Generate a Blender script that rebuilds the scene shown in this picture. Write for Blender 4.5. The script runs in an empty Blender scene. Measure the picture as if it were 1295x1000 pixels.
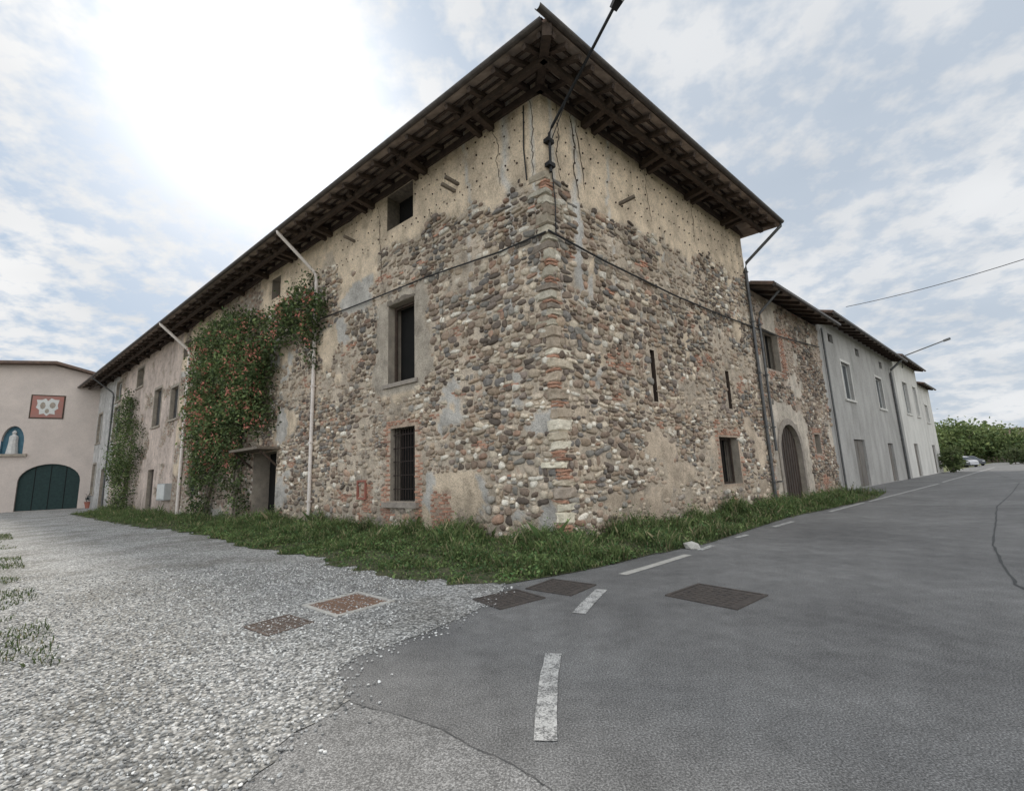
import bpy, bmesh, math, random, time
import numpy as np
from mathutils import Vector, Matrix
T0=time.time()
rng=np.random.default_rng(7); random.seed(7)
scene=bpy.context.scene
scene.view_settings.view_transform='Standard'; scene.view_settings.look='None'; scene.view_settings.exposure=0
COL=bpy.context.collection
# ---------------------------------------------------------------- camera
FPX=580.0;H=1.5
u=Vector((-0.03945,1,-99.5/FPX)).normalized()
fc=Vector((0,0,-1));Yc=(fc-u*fc.dot(u)).normalized();Xc=Yc.cross(u).normalized()
R=Matrix((Xc,Yc,u))
cd=bpy.data.cameras.new("camera");co=bpy.data.objects.new("camera",cd);COL.objects.link(co)
M4=R.to_4x4();M4.translation=Vector((0,0,H));co.matrix_world=M4
cd.lens=FPX/1295*36;cd.clip_end=6000;cd.clip_start=0.05;scene.camera=co
def ray(px,py): return R@Vector((px-647.5,-(py-500),-FPX))
# ---------------------------------------------------------------- noise
def _h(ix,iy,seed):
    n=(ix.astype(np.int64)*374761393+iy.astype(np.int64)*668265263+seed*1442695041)&0x7fffffff
    n=((n^(n>>13))*1274126177)&0x7fffffff
    n=(n^(n>>16))&0xffffff
    return n/float(0xffffff)
def vn(x,y,seed=0):
    x=np.asarray(x,float);y=np.asarray(y,float)
    ix=np.floor(x);iy=np.floor(y);fx=x-ix;fy=y-iy
    fx=fx*fx*(3-2*fx);fy=fy*fy*(3-2*fy)
    a=_h(ix,iy,seed);b=_h(ix+1,iy,seed);c=_h(ix,iy+1,seed);d=_h(ix+1,iy+1,seed)
    return (a*(1-fx)+b*fx)*(1-fy)+(c*(1-fx)+d*fx)*fy
def fbm(x,y,seed=0,o=4):
    t=0;a=.5;s=0
    for i in range(o):
        t=t+a*vn(np.asarray(x)*2**i,np.asarray(y)*2**i,seed+i*17);s+=a;a*=.5
    return t/s
# ---------------------------------------------------------------- materials
def newmat(name):
    m=bpy.data.materials.new(name);m.use_nodes=True
    nt=m.node_tree;b=nt.nodes["Principled BSDF"];return m,nt,b
def node(nt,t,**k):
    n=nt.nodes.new(t)
    for a,v in k.items(): setattr(n,a,v)
    return n
def mixc(nt,f,a,b,mode='MIX'):
    n=nt.nodes.new("ShaderNodeMix");n.data_type='RGBA';n.blend_type=mode
    for i,v in ((0,f),(6,a),(7,b)):
        if isinstance(v,bpy.types.NodeSocket): nt.links.new(v,n.inputs[i])
        elif i==0: n.inputs[0].default_value=v
        else: n.inputs[i].default_value=(*v,1) if len(v)==3 else v
    return n.outputs[2]
def mathn(nt,op,a,b=None,c=None,clamp=False):
    n=nt.nodes.new("ShaderNodeMath");n.operation=op;n.use_clamp=clamp
    for i,v in enumerate((a,b,c)):
        if v is None: continue
        if isinstance(v,bpy.types.NodeSocket): nt.links.new(v,n.inputs[i])
        else: n.inputs[i].default_value=v
    return n.outputs[0]
def noise(nt,scale,detail=4,rough=.6,vec=None,dist=0):
    n=nt.nodes.new("ShaderNodeTexNoise");n.inputs["Scale"].default_value=scale;n.inputs["Detail"].default_value=detail
    n.inputs["Roughness"].default_value=rough;n.inputs["Distortion"].default_value=dist
    if vec is None:
        tc=nt.nodes.new("ShaderNodeTexCoord");vec=tc.outputs["Object"]
    nt.links.new(vec,n.inputs["Vector"]);return n.outputs["Fac"]
def ramp(nt,f,stops):
    n=nt.nodes.new("ShaderNodeValToRGB");nt.links.new(f,n.inputs[0])
    e=n.color_ramp.elements
    while len(e)<len(stops): e.new(.5)
    for i,(p,c) in enumerate(stops):
        e[i].position=p;e[i].color=(*c,1) if not isinstance(c,(int,float)) else (c,c,c,1)
    return n.outputs[0]
def bump(nt,b,h,strength=.5,dist=.02):
    n=nt.nodes.new("ShaderNodeBump");n.inputs["Strength"].default_value=strength;n.inputs["Distance"].default_value=dist
    nt.links.new(h,n.inputs["Height"]);nt.links.new(n.outputs[0],b.inputs["Normal"])
def objvec(nt,sc=(1,1,1)):
    tc=nt.nodes.new("ShaderNodeTexCoord");mp=nt.nodes.new("ShaderNodeMapping");mp.inputs["Scale"].default_value=sc
    nt.links.new(tc.outputs["Object"],mp.inputs["Vector"]);return mp.outputs[0]
def M(name,c1,c2=None,scale=4,rough=.85,bs=.3,bscale=40,bd=.01,attr=False,metal=0,streak=False,lo=.3,hi=.7,spec=.3,fine=True):
    m,nt,b=newmat(name)
    if c2 is None: c2=tuple(x*.8 for x in c1)
    v=objvec(nt,(1,1,.35) if streak else (1,1,1))
    n=noise(nt,scale,4,.65,v)
    c=ramp(nt,n,[(lo,c1),(hi,c2)])
    if attr:
        a=node(nt,"ShaderNodeAttribute",attribute_name="Col")
        c=mixc(nt,1.0,a.outputs["Color"],c,'MULTIPLY')
    if fine:
        n2=noise(nt,bscale,2,.6)
        c=mixc(nt,.35,c,ramp(nt,n2,[(.3,.55),(.7,1.25)]),'MULTIPLY')
        if bs>0: bump(nt,b,n2,bs,bd)
    nt.links.new(c,b.inputs["Base Color"])
    b.inputs["Roughness"].default_value=rough;b.inputs["Metallic"].default_value=metal
    b.inputs["Specular IOR Level"].default_value=spec
    return m
mat_stone=M("cobble_stone",(1.2,1.16,1.1),(.62,.59,.56),11,.8,.7,30,.025,attr=True)
mat_brick=M("old_brick",(1.1,1.1,1.1),(.7,.68,.66),7,.9,.5,50,.01,attr=True)
mat_quoin=M("quoin_stone",(1.1,1.08,1.05),(.6,.57,.52),6,.85,.7,30,.02,attr=True)
mat_dark=M("dark_interior",(.012,.011,.01),(.006,.006,.006),3,.95,0,fine=False)
mat_wood=M("dark_timber",(.095,.066,.05),(.04,.03,.025),6,.85,.6,40,.01)
mat_wood2=M("grey_old_timber",(.24,.20,.16),(.12,.10,.08),8,.85,.6,40,.01)
mat_batt=M("soffit_tiles",(.46,.38,.32),(.17,.135,.115),2.5,.9,.4,20,.01)
mat_tile=M("clay_roof_tiles",(.20,.13,.10),(.10,.08,.068),5,.9,.6,30,.02)
mat_gut=M("gutter_metal",(.12,.105,.095),(.07,.06,.055),5,.5,.1,30,.003,metal=.3)
mat_pipe_g=M("grey_downpipe",(.14,.14,.14),(.08,.08,.08),5,.5,.1,30,.003,metal=.3)
mat_pipe_w=M("white_downpipe",(.80,.73,.68),(.62,.55,.50),3,.5,.1,30,.003)
mat_iron=M("rusty_iron",(.06,.04,.033),(.025,.02,.018),20,.7,.3,60,.003,metal=.3)
mat_cable=M("black_cable",(.03,.03,.032),(.02,.02,.02),5,.6,0,fine=False)
mat_crack=M("plaster_crack",(.14,.115,.09),(.08,.065,.05),15,.95,0,fine=False)
mat_plgrey=M("grey_render",(.44,.425,.405),(.27,.26,.245),1.0,.9,.5,14,.02,streak=True)
mat_plwhite=M("white_render",(.68,.66,.62),(.50,.48,.45),.9,.9,.3,20,.01,streak=True)
mat_plpink=M("pink_render",(.60,.52,.47),(.47,.41,.375),.5,.9,.2,25,.01)
mat_plsur=M("lime_surround",(.40,.345,.28),(.23,.20,.17),2.5,.9,.5,30,.012)
mat_sill=M("stone_sill",(.38,.33,.28),(.22,.19,.165),6,.9,.5,40,.01)
mat_green=M("green_painted_gate",(.014,.04,.038),(.008,.024,.024),5,.6,.1,30,.003)
mat_shut=M("brown_grey_door",(.20,.18,.16),(.11,.10,.09),3,.7,.3,20,.004,streak=True)
mat_gate=M("weathered_gate",(.085,.065,.055),(.035,.028,.024),6,.8,.5,30,.006,streak=True)
mat_whitep=M("white_frame",(.6,.6,.58),(.5,.5,.48),5,.6,0,fine=False)
mat_blue=M("niche_blue",(.12,.25,.32),(.08,.18,.25),5,.7,0,fine=False)
mat_statue=M("statue_plaster",(.6,.58,.55),(.4,.4,.4),5,.7,0,fine=False)
mat_red=M("terracotta_red",(.36,.14,.10),(.26,.10,.075),5,.7,0,fine=False)
mat_panel=M("faded_red_panel",(.36,.15,.12),(.28,.17,.15),1.5,.8,0,fine=False)
mat_conc=M("concrete",(.55,.53,.49),(.38,.36,.33),8,.9,.4,60,.005)
mat_lampg=M("lamp_dark_metal",(.03,.03,.032),(.02,.02,.02),5,.45,0,metal=.4,fine=False)
mat_box=M("cabinet_grey",(.42,.43,.43),(.34,.35,.35),5,.6,0,fine=False)
m,nt,b=newmat("glass");b.inputs["Roughness"].default_value=.12;mat_glass=m
nn=noise(nt,3,2);nt.links.new(ramp(nt,nn,[(.3,(.02,.025,.03)),(.7,(.05,.06,.07))]),b.inputs["Base Color"])
# wall material
m,nt,b=newmat("rubble_wall");mat_wall=m
a=node(nt,"ShaderNodeAttribute",attribute_name="Col")
v=objvec(nt,(1,1,1.5))
vo=node(nt,"ShaderNodeTexVoronoi");vo.inputs["Scale"].default_value=4.2;nt.links.new(v,vo.inputs["Vector"])
sep=node(nt,"ShaderNodeSeparateColor");nt.links.new(vo.outputs["Color"],sep.inputs[0])
sc_=ramp(nt,sep.outputs[0],[(0,(.14,.11,.09)),(.35,(.27,.205,.165)),(.6,(.32,.20,.15)),(.8,(.37,.32,.265)),(1,(.55,.50,.44))])
edge=ramp(nt,vo.outputs["Distance"],[(.38,1.0),(.62,0.0)])
stc=mixc(nt,edge,(.36,.30,.24),sc_)
n1=noise(nt,2.4,5,.72);n2=noise(nt,24,3,.7)
plc=mixc(nt,1.0,a.outputs["Color"],ramp(nt,n1,[(.28,.58),(.5,1.0),(.72,1.16)]),'MULTIPLY')
ns=noise(nt,1.0,4,.65,objvec(nt,(1.4,1.4,.45)))
plc=mixc(nt,.55,plc,ramp(nt,ns,[(.36,.6),(.58,1.08)]),'MULTIPLY')
plc=mixc(nt,.6,plc,ramp(nt,n2,[(.35,.55),(.55,1.12)]),'MULTIPLY')
fin=mixc(nt,a.outputs["Alpha"],stc,plc)
nt.links.new(fin,b.inputs["Base Color"]);b.inputs["Roughness"].default_value=.92;b.inputs["Specular IOR Level"].default_value=.2
inv=mathn(nt,'SUBTRACT',1.0,a.outputs["Alpha"],clamp=True)
hh=mathn(nt,'ADD',mathn(nt,'MULTIPLY',mathn(nt,'MULTIPLY',edge,inv),1.6),mathn(nt,'ADD',n2,n1))
bump(nt,b,hh,.8,.035)
# ---------------------------------------------------------------- mesh builder
def raw_mesh(name,V,Fc,mats,parent=None,col=None,smooth=False,midx=None):
    me=bpy.data.meshes.new(name)
    V=np.asarray(V,dtype=np.float32)
    if isinstance(Fc,np.ndarray):
        nf,k=Fc.shape
        me.vertices.add(len(V));me.vertices.foreach_set("co",V.ravel())
        me.loops.add(nf*k);me.loops.foreach_set("vertex_index",Fc.astype(np.int32).ravel())
        me.polygons.add(nf);me.polygons.foreach_set("loop_start",np.arange(0,nf*k,k,dtype=np.int32))
        me.polygons.foreach_set("loop_total",np.full(nf,k,dtype=np.int32))
    else:
        me.from_pydata([tuple(map(float,v)) for v in V],[],Fc)
    if col is not None:
        col=np.asarray(col,dtype=np.float32)
        if col.shape[1]==3: col=np.concatenate([col,np.ones((len(col),1),np.float32)],1)
        at=me.color_attributes.new("Col",'FLOAT_COLOR','POINT');at.data.foreach_set("color",col.ravel())
    if midx is not None: me.polygons.foreach_set("material_index",np.asarray(midx,dtype=np.int32))
    me.polygons.foreach_set("use_smooth",np.full(len(me.polygons),smooth))
    me.update(calc_edges=True)
    for m in mats: me.materials.append(m)
    o=bpy.data.objects.new(name,me);COL.objects.link(o)
    if parent: o.parent=parent
    return o
def empty(name,loc=(0,0,0)):
    o=bpy.data.objects.new(name,None);o.location=(0,0,0);COL.objects.link(o);return o
class MB:
    def __init__(s): s.v=[];s.f=[];s.m=[];s.mats=[]
    def mi(s,m):
        if m not in s.mats: s.mats.append(m)
        return s.mats.index(m)
    def add(s,v,f,m):
        k=len(s.v);s.v+= [tuple(x) for x in v];s.f+=[tuple(i+k for i in q) for q in f];s.m+=[s.mi(m)]*len(f)
    def hexa(s,p,m):
        s.add(p,[(0,3,2,1),(4,5,6,7),(0,1,5,4),(1,2,6,5),(2,3,7,6),(3,0,4,7)],m)
    def beam(s,a,b,w,h,m,up=Vector((0,0,1))):
        a=Vector(a);b=Vector(b);d=(b-a).normalized();x=d.cross(up).normalized()*(w/2);y=x.cross(d).normalized()*(h/2)
        s.hexa([a-x-y,a+x-y,b+x-y,b-x-y,a-x+y,a+x+y,b+x+y,b-x+y],m)
    def tube(s,pts,r,m,n=8,cap=True):
        pts=[Vector(p) for p in pts];rings=[]
        rs=r if isinstance(r,(list,tuple)) else [r]*len(pts)
        for i,p in enumerate(pts):
            d=(pts[min(i+1,len(pts)-1)]-pts[max(i-1,0)]).normalized()
            ref=Vector((0,0,1)) if abs(d.z)<.9 else Vector((1,0,0))
            x=d.cross(ref).normalized();y=x.cross(d).normalized()
            rings.append([p+x*math.cos(t)*rs[i]+y*math.sin(t)*rs[i] for t in [2*math.pi*k/n for k in range(n)]])
        v=[q for rr in rings for q in rr];f=[]
        for i in range(len(pts)-1):
            for k in range(n): f.append((i*n+k,i*n+(k+1)%n,(i+1)*n+(k+1)%n,(i+1)*n+k))
        if cap: f.append(tuple(range(n-1,-1,-1)));f.append(tuple((len(pts)-1)*n+k for k in range(n)))
        s.add(v,f,m)
    def obj(s,name,parent=None,smooth=False,bevel=0):
        o=raw_mesh(name,s.v,[f for f in s.f],s.mats,parent,midx=s.m,smooth=smooth)
        if bevel:
            md=o.modifiers.new("bevel",'BEVEL');md.width=bevel;md.segments=1
        return o
class Fac:
    def __init__(s,O,d):
        s.O=Vector((O[0],O[1],0));s.d=Vector((d[0],d[1],0)).normalized();n=Vector((s.d.y,-s.d.x,0))
        if n.dot(-s.O)<0:n=-n
        s.n=n
    def P(s,a,z,o=0): return s.O+s.d*a+s.n*o+Vector((0,0,z))
    def PA(s,a,z,o):
        a=np.asarray(a,float);z=np.asarray(z,float);o=np.asarray(o,float)+0*a
        return np.stack([s.O.x+s.d.x*a+s.n.x*o, s.O.y+s.d.y*a+s.n.y*o, z+0*a],-1)
    def pix(s,px,py,off=0):
        p=s.O+s.n*off;r=ray(px,py);C=Vector((0,0,H));t=(p-C).dot(s.n)/r.dot(s.n);q=C+r*t
        return ((q-p).dot(s.d),q.z)
    def box(s,mb,s0,s1,z0,z1,o0,o1,m):
        mb.hexa([s.P(s0,z0,o0),s.P(s1,z0,o0),s.P(s1,z0,o1),s.P(s0,z0,o1),s.P(s0,z1,o0),s.P(s1,z1,o0),s.P(s1,z1,o1),s.P(s0,z1,o1)],m)
P0=(1.003,10.089)
FL=Fac(P0,(-0.7773,0.6292));FR=Fac(P0,(0.7509,0.6604))
TH=math.sin(FL.d.angle(FR.d))
def AB(a,b,z): return FL.O+FL.d*a+FR.d*b+Vector((0,0,z))
# ---------------------------------------------------------------- wall grids
def lines(a,b,step,extra):
    L=[a];x=a
    while x<b-1e-6:
        x=min(b,x+(step(x) if callable(step) else step));L.append(x)
    return np.array(sorted(set([l for l in L if all(abs(l-e)>.02 for e in extra)]+[e for e in extra if a<=e<=b])))
def inrect(s,z,ops,mg=0):
    m=np.zeros(np.shape(s),bool)
    for o in ops: m|=(s>o[0]-mg)&(s<o[1]+mg)&(z>o[2]-mg)&(z<o[3]+mg)
    return m
def wall_grid(F,name,parent,s0,s1,z0,z1,ops,step,colf,dispf=None,mat=None):
    S=lines(s0,s1,step,[e for o in ops for e in o[:2]]);Z=lines(z0,z1,.12,[e for o in ops for e in o[2:4]])
    s,z=np.meshgrid(S,Z);col=colf(s,z)
    d=np.zeros_like(s)
    if dispf is not None:
        d=dispf(s,z)
        e=np.clip((s-s0)/.2,0,1)
        for o in ops:
            dx=np.maximum(np.maximum(o[0]-s,s-o[1]),0);dz=np.maximum(np.maximum(o[2]-z,z-o[3]),0)
            e=e*np.clip(np.hypot(dx,dz)/.15,0,1)
        d=d*e
    V=F.PA(s.ravel(),z.ravel(),d.ravel())
    ns=len(S)
    A,B=np.meshgrid((S[:-1]+S[1:])/2,(Z[:-1]+Z[1:])/2);j,i=np.nonzero(~inrect(A,B,ops))
    Fq=np.stack([j*ns+i,j*ns+i+1,(j+1)*ns+i+1,(j+1)*ns+i],1)
    return raw_mesh(name,V,Fq,[mat or mat_wall],parent,col=col.reshape(-1,4),smooth=True)
def reveal(mb,F,o,depth=.45,mr=None,back=None):
    s0,s1,z0,z1=o[:4];mr=mr or mat_plsur;back=back or mat_dark
    for a,bq in (((s0,z0),(s0,z1)),((s1,z1),(s1,z0)),((s0,z1),(s1,z1)),((s1,z0),(s0,z0))):
        mb.add([F.P(a[0],a[1],.002),F.P(bq[0],bq[1],.002),F.P(bq[0],bq[1],-depth),F.P(a[0],a[1],-depth)],[(0,1,2,3)],mr)
    mb.add([F.P(s0-.02,z0-.02,-depth+.001),F.P(s1+.02,z0-.02,-depth+.001),F.P(s1+.02,z1+.02,-depth+.001),F.P(s0-.02,z1+.02,-depth+.001)],[(0,1,2,3)],back)
def surround(mb,F,o,w,t,m,sill=True):
    s0,s1,z0,z1=o[:4]
    F.box(mb,s0-w,s0-.003,z0,z1,-.01,t,m);F.box(mb,s1+.003,s1+w,z0,z1,-.01,t,m)
    F.box(mb,s0-w,s1+w,z1+.003,z1+w*1.1,-.01,t,m)
    if sill: F.box(mb,s0-w-.05,s1+w+.05,z0-.12,z0-.003,-.01,t+.06,m)
def frame(mb,F,o,dep,m,w=.06,mull=True,glass=True):
    s0,s1,z0,z1=o[:4]
    F.box(mb,s0,s0+w,z0,z1,-dep,-dep+.05,m);F.box(mb,s1-w,s1,z0,z1,-dep,-dep+.05,m)
    F.box(mb,s0+w,s1-w,z1-w,z1,-dep,-dep+.05,m);F.box(mb,s0+w,s1-w,z0,z0+w,-dep,-dep+.05,m)
    if mull: F.box(mb,(s0+s1)/2-w/2,(s0+s1)/2+w/2,z0+w,z1-w,-dep,-dep+.045,m)
    if glass: mb.add([F.P(s0,z0,-dep+.02),F.P(s1,z0,-dep+.02),F.P(s1,z1,-dep+.02),F.P(s0,z1,-dep+.02)],[(0,1,2,3)],mat_glass)
L_at=(5.0,6.35,9.6,10.85);L_uw=(4.95,6.25,4.4,6.95);L_lw=(4.95,6.1,.85,3.0);L_at2=(14.1,14.95,9.6,10.55);L_dr=(13.7,15.9,0.02,2.8)
L_s1=(22.9,24.4,1.0,3.0);L_w1=(30.7,32.3,5.5,8.0);L_a3=(35.7,37.4,8.9,10.3);L_a4=(42.3,44.0,8.7,10.3);L_w2=(42.0,44.0,5.6,8.2)
L_w3=(48.6,50.2,5.7,8.3);L_w4=(49.0,50.4,1.2,3.8);L_d2=(45.2,46.8,.02,3.3);L_w5=(37.9,39.2,5.6,8.0);L_a5=(25.6,26.9,9.2,10.2);L_w6=(27.2,28.6,5.6,7.6);L_d3=(31.0,32.3,.02,2.7)
opsL=[L_at,L_uw,L_lw,L_at2,L_dr,L_s1,L_w1,L_a3,L_a4,L_w2,L_w3,L_w4,L_d2,L_w5,L_a5,L_w6,L_d3]
R_s1=(3.95,4.17,3.35,4.85);R_s2=(8.68,8.95,3.45,4.8);R_lw=(7.65,9.05,.9,2.45)
opsR=[R_s1,R_s2,R_lw]
def zoneL(s,z):
    w=(fbm(s*1.3,z*1.3,3)-.5)
    q=np.ones(np.shape(s),int)
    top=8.65+.45*(s>3.5)+1.3*w
    q[(z>top)&(s<8)]=0
    q[(s>4.4+w*1.3)&(s<6.8+w*1.3)&(z>4.05+w*1.2)&(z<7.25+w*1.2)]=0
    q[(s<4)&(z>2.4)&(z<4.5)&(fbm(s*.9,z*1.1,11)>.60)]=0
    q[(s<4.8)&(z<1.6)&(fbm(s*.8,z*.8,12)>.54)]=0
    g=fbm(s*.6,z*.8,21)
    q[(s>=6.8)&(s<13)&(g>.66-np.clip((z-5.5)*.06,0,.32))]=0
    q[(s>=13)&(s<27)&(g>.62-np.clip((z-6)*.04,0,.15))]=0
    q[(s>=27)&(g>.38)]=0
    q[s>42.5]=0
    q[(((s>4.6)&(s<4.93))|((s>6.12)&(s<6.5+w)))&(z<3.2)&(z>.1)&(fbm(s*2,z*1.2,30)>.42)]=2
    q[(s>4.7)&(s<6.3)&(z>3.0)&(z<3.24)]=2
    q[(s>3.4+w)&(s<4.3)&(z<1.1+w)]=2
    q[(s>7.0)&(s<7.6)&(z<1.5+w)&(z>.5)]=2
    q[(s>5.0)&(s<6.9)&(z>7.8+w*.5)&(z<8.1+w*.5)&(fbm(s*2,z*2,32)>.45)]=2
    q[(s<14)&(q==1)&(fbm(s*1.3,z*2.2,31)>.75)]=2
    return q
def zoneR(s,z):
    w=(fbm(s*1.3,z*1.3,5)-.5)
    q=np.ones(np.shape(s),int)
    q[z>8.5+.035*s+1.2*w]=0
    st=1.15+.35*(fbm(z*1.1,z*0+2.2,8)-.5)*2
    q[(np.abs(s-st)<.15)&(z>6.0)]=0
    q[(np.abs(s-st-.5)<.1)&(z>3.5)&(z<7)&(fbm(s,z*.9,9)>.5)]=0
    q[(z<3.2)&(fbm(s*1.1,z*1.4,14)>.64)]=0
    q[(z>=3.4)&(fbm(s*.8,z*.8,15)>.74)]=0
    q[(s>7.45+w*.6)&(s<9.25+w*.6)&(z>.75)&(z<2.7+w*.5)]=2
    q[(q==1)&(fbm(s*1.2,z*2.4,33)>.75)]=2
    return q
def mkcol(zone,F):
    def f(s,z):
        q=zone(s,z);rgb=np.zeros(s.shape+(4,));rgb[...,3]=1
        mort=np.array([.57,.475,.375]);plas=np.array([.68,.55,.41]);cem=np.array([.52,.485,.44])
        n=fbm(s*.9,z*.9,40)[...,None];n2=fbm(s*2.5,z*2.5,41)[...,None]
        base=mort*(.68+.45*n)
        pl=plas*(.75+.35*n2);pl=np.where(n>.54,cem*(.8+.35*n2),pl)
        rgb[...,:3]=np.where((q==0)[...,None],pl,base)
        rgb[...,:3]=np.where((q==2)[...,None],np.array([.5,.38,.29])*(.8+.4*n2),rgb[...,:3])
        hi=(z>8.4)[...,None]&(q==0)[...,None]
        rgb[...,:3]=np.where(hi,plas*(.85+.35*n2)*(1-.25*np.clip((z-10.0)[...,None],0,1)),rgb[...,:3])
        for c0,am,sd_,w_ in ((1.15,.35,8,.11),(.35,.12,12,.05),(2.6,.3,19,.04)):
            cc=c0+am*(fbm(z*1.3,z*0+1.3,sd_)-.5)*2
            k=np.exp(-((s-cc)/w_)**2)[...,None]*(z>5.5)[...,None]
            rgb[...,:3]=rgb[...,:3]*(1-k*.85)+np.array([.58,.56,.53])*k*.85
        if F is FL:
            lo=(s>4.1)&(s<7.1)&(z>4)&(z<7.6);rgb[...,:3]=np.where((lo&(q==0))[...,None],np.array([.45,.39,.32])*(.8+.35*n2),rgb[...,:3])
            far=((s>=14)&(s<27)&(q!=0));rgb[...,3]=np.where(far|((s>=27)&(q==1)),0,1)
            fc_=((s>=27)&(q==0))[...,None];rgb[...,:3]=np.where(fc_,np.array([.55,.45,.39])*(.75+.5*n),rgb[...,:3])
            fg=((s>=43))[...,None];rgb[...,:3]=np.where(fg,np.array([.50,.48,.46])*(.85+.3*n),rgb[...,:3])
        else:
            lo=(z<3.4)&(q==0);rgb[...,:3]=np.where(lo[...,None],np.array([.58,.47,.36])*(.8+.4*n2),rgb[...,:3])
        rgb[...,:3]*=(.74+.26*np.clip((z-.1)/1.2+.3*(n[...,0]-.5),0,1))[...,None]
        return rgb
    return f
def mkdisp(zone):
    def f(s,z):
        return np.where(zone(s,z)==0,.028,0.0)+.04*(fbm(s*2,z*2,60)-.5)
    return f
house=empty("stone_farmhouse")
WT=11.42
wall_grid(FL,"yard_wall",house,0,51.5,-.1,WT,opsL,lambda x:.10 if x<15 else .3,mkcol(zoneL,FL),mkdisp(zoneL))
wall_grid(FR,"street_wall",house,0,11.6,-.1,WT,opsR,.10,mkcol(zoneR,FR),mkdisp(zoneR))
# ---------------------------------------------------------------- real cobbles and bricks
def ico(n):
    bm=bmesh.new();bmesh.ops.create_icosphere(bm,subdivisions=n,radius=1);bm.verts.ensure_lookup_table()
    a=np.array([v.co[:] for v in bm.verts]);f=np.array([[v.index for v in f.verts] for f in bm.faces]);bm.free();return a,f
TV,TF=ico(2);TV1,TF1=ico(1)
ctr=TV[TF].mean(1)[:,2];TFf=TF[ctr>-.45]
pal=np.array([[.33,.315,.29],[.46,.385,.305],[.34,.26,.205],[.84,.80,.72],[.17,.14,.12],[.39,.305,.245],[.58,.50,.41],[.25,.235,.225],[.42,.33,.25],[.23,.18,.145],[.68,.60,.49],[.43,.29,.22],[.30,.25,.22]])
pw=np.array([.12,.13,.10,.08,.11,.10,.09,.08,.08,.09,.07,.04,.06]);pw/=pw.sum()
def stones(F,name,s0,s1,z0,z1,zone,ops,parent,corner=False,dark=1.0):
    C=[];z=z0
    while z<z1:
        h=random.choice([random.uniform(.08,.13),random.uniform(.12,.19),random.uniform(.15,.24)]);s=s0+random.uniform(0,.2)
        while s<s1:
            w=random.choice([random.uniform(.09,.17),random.uniform(.14,.26),random.uniform(.2,.42)]);
            if h>.14 and w<.19 and random.random()<.6:
                C.append((s+w/2,z+h*.27,w,h*.5));C.append((s+w/2,z+h*.75,w*.9,h*.46))
            else: C.append((s+w/2,z+h/2+random.uniform(-.02,.02),w*random.uniform(.88,1.12),h*random.uniform(.72,1.18)))
            s+=w+random.uniform(.004,.024)
        z+=h*.975
    C=np.array(C);C[:,1]+=.5*(fbm(C[:,0]*.5,C[:,1]*.5,71)-.5)+rng.uniform(-.024,.024,len(C))
    s,z,w,h=C.T
    q=zone(s,z);sink=fbm(s*.7,z*.8,77)
    k=(q==1)&~inrect(s,z,ops,.10)&(s-w/2>s0)&(z>0)&(rng.random(len(s))>np.clip((sink-.48)*1.1,.02,.25))
    s,z,w,h,sink=s[k],z[k],w[k],h[k],sink[k];N=len(s)
    ex=rng.uniform(.55,1.0,(N,1,2));T=np.repeat(TV[None],N,0)
    V=T.copy();V[:,:,:2]=np.sign(T[:,:,:2])*np.abs(T[:,:,:2])**ex
    V[:,:,2]=np.sign(T[:,:,2])*np.abs(T[:,:,2])**rng.uniform(.6,1.0,(N,1))
    V=V*(1+rng.uniform(-.16,.16,(N,len(TV),1)))
    # lopsided outlines
    V[:,:,1]*=1+rng.uniform(-.3,.3,(N,1))*V[:,:,0]
    dep=rng.uniform(.026,.075,N)
    V[:,:,0]*=(w/2)[:,None];V[:,:,1]*=(h/2)[:,None];V[:,:,2]*=dep[:,None]
    an=rng.normal(0,.2,N);ca,sa=np.cos(an)[:,None],np.sin(an)[:,None]
    x=V[:,:,0]*ca-V[:,:,1]*sa;y=V[:,:,0]*sa+V[:,:,1]*ca
    o=V[:,:,2]+(rng.uniform(-.016,.006,N)-.08*np.clip(sink-.45,0,1))[:,None]
    W=F.PA((x+s[:,None]).ravel(),(y+z[:,None]).ravel(),o.ravel())
    Fq=(TFf[None]+np.arange(N)[:,None,None]*len(TV)).reshape(-1,3)
    ci=rng.choice(len(pal),N,p=pw)
    if corner:
        sw=rng.random(N)<np.exp(-s/1.5)*.4*np.clip((6-z)/3,0,1);ci=np.where(sw,rng.choice([3,6,10],N),ci)
    c=pal[ci]*rng.uniform(.75,1.2,(N,1))*dark
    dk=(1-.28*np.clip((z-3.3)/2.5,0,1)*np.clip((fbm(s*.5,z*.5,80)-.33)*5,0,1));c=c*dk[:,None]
    mm=np.clip((sink-.5)*2.2,0,.5)[:,None];c=c*(1-mm)+np.array([.52,.435,.345])*mm
    raw_mesh(name,W,Fq,[mat_stone],parent,col=np.repeat(c,len(TV),0),smooth=True)
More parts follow.
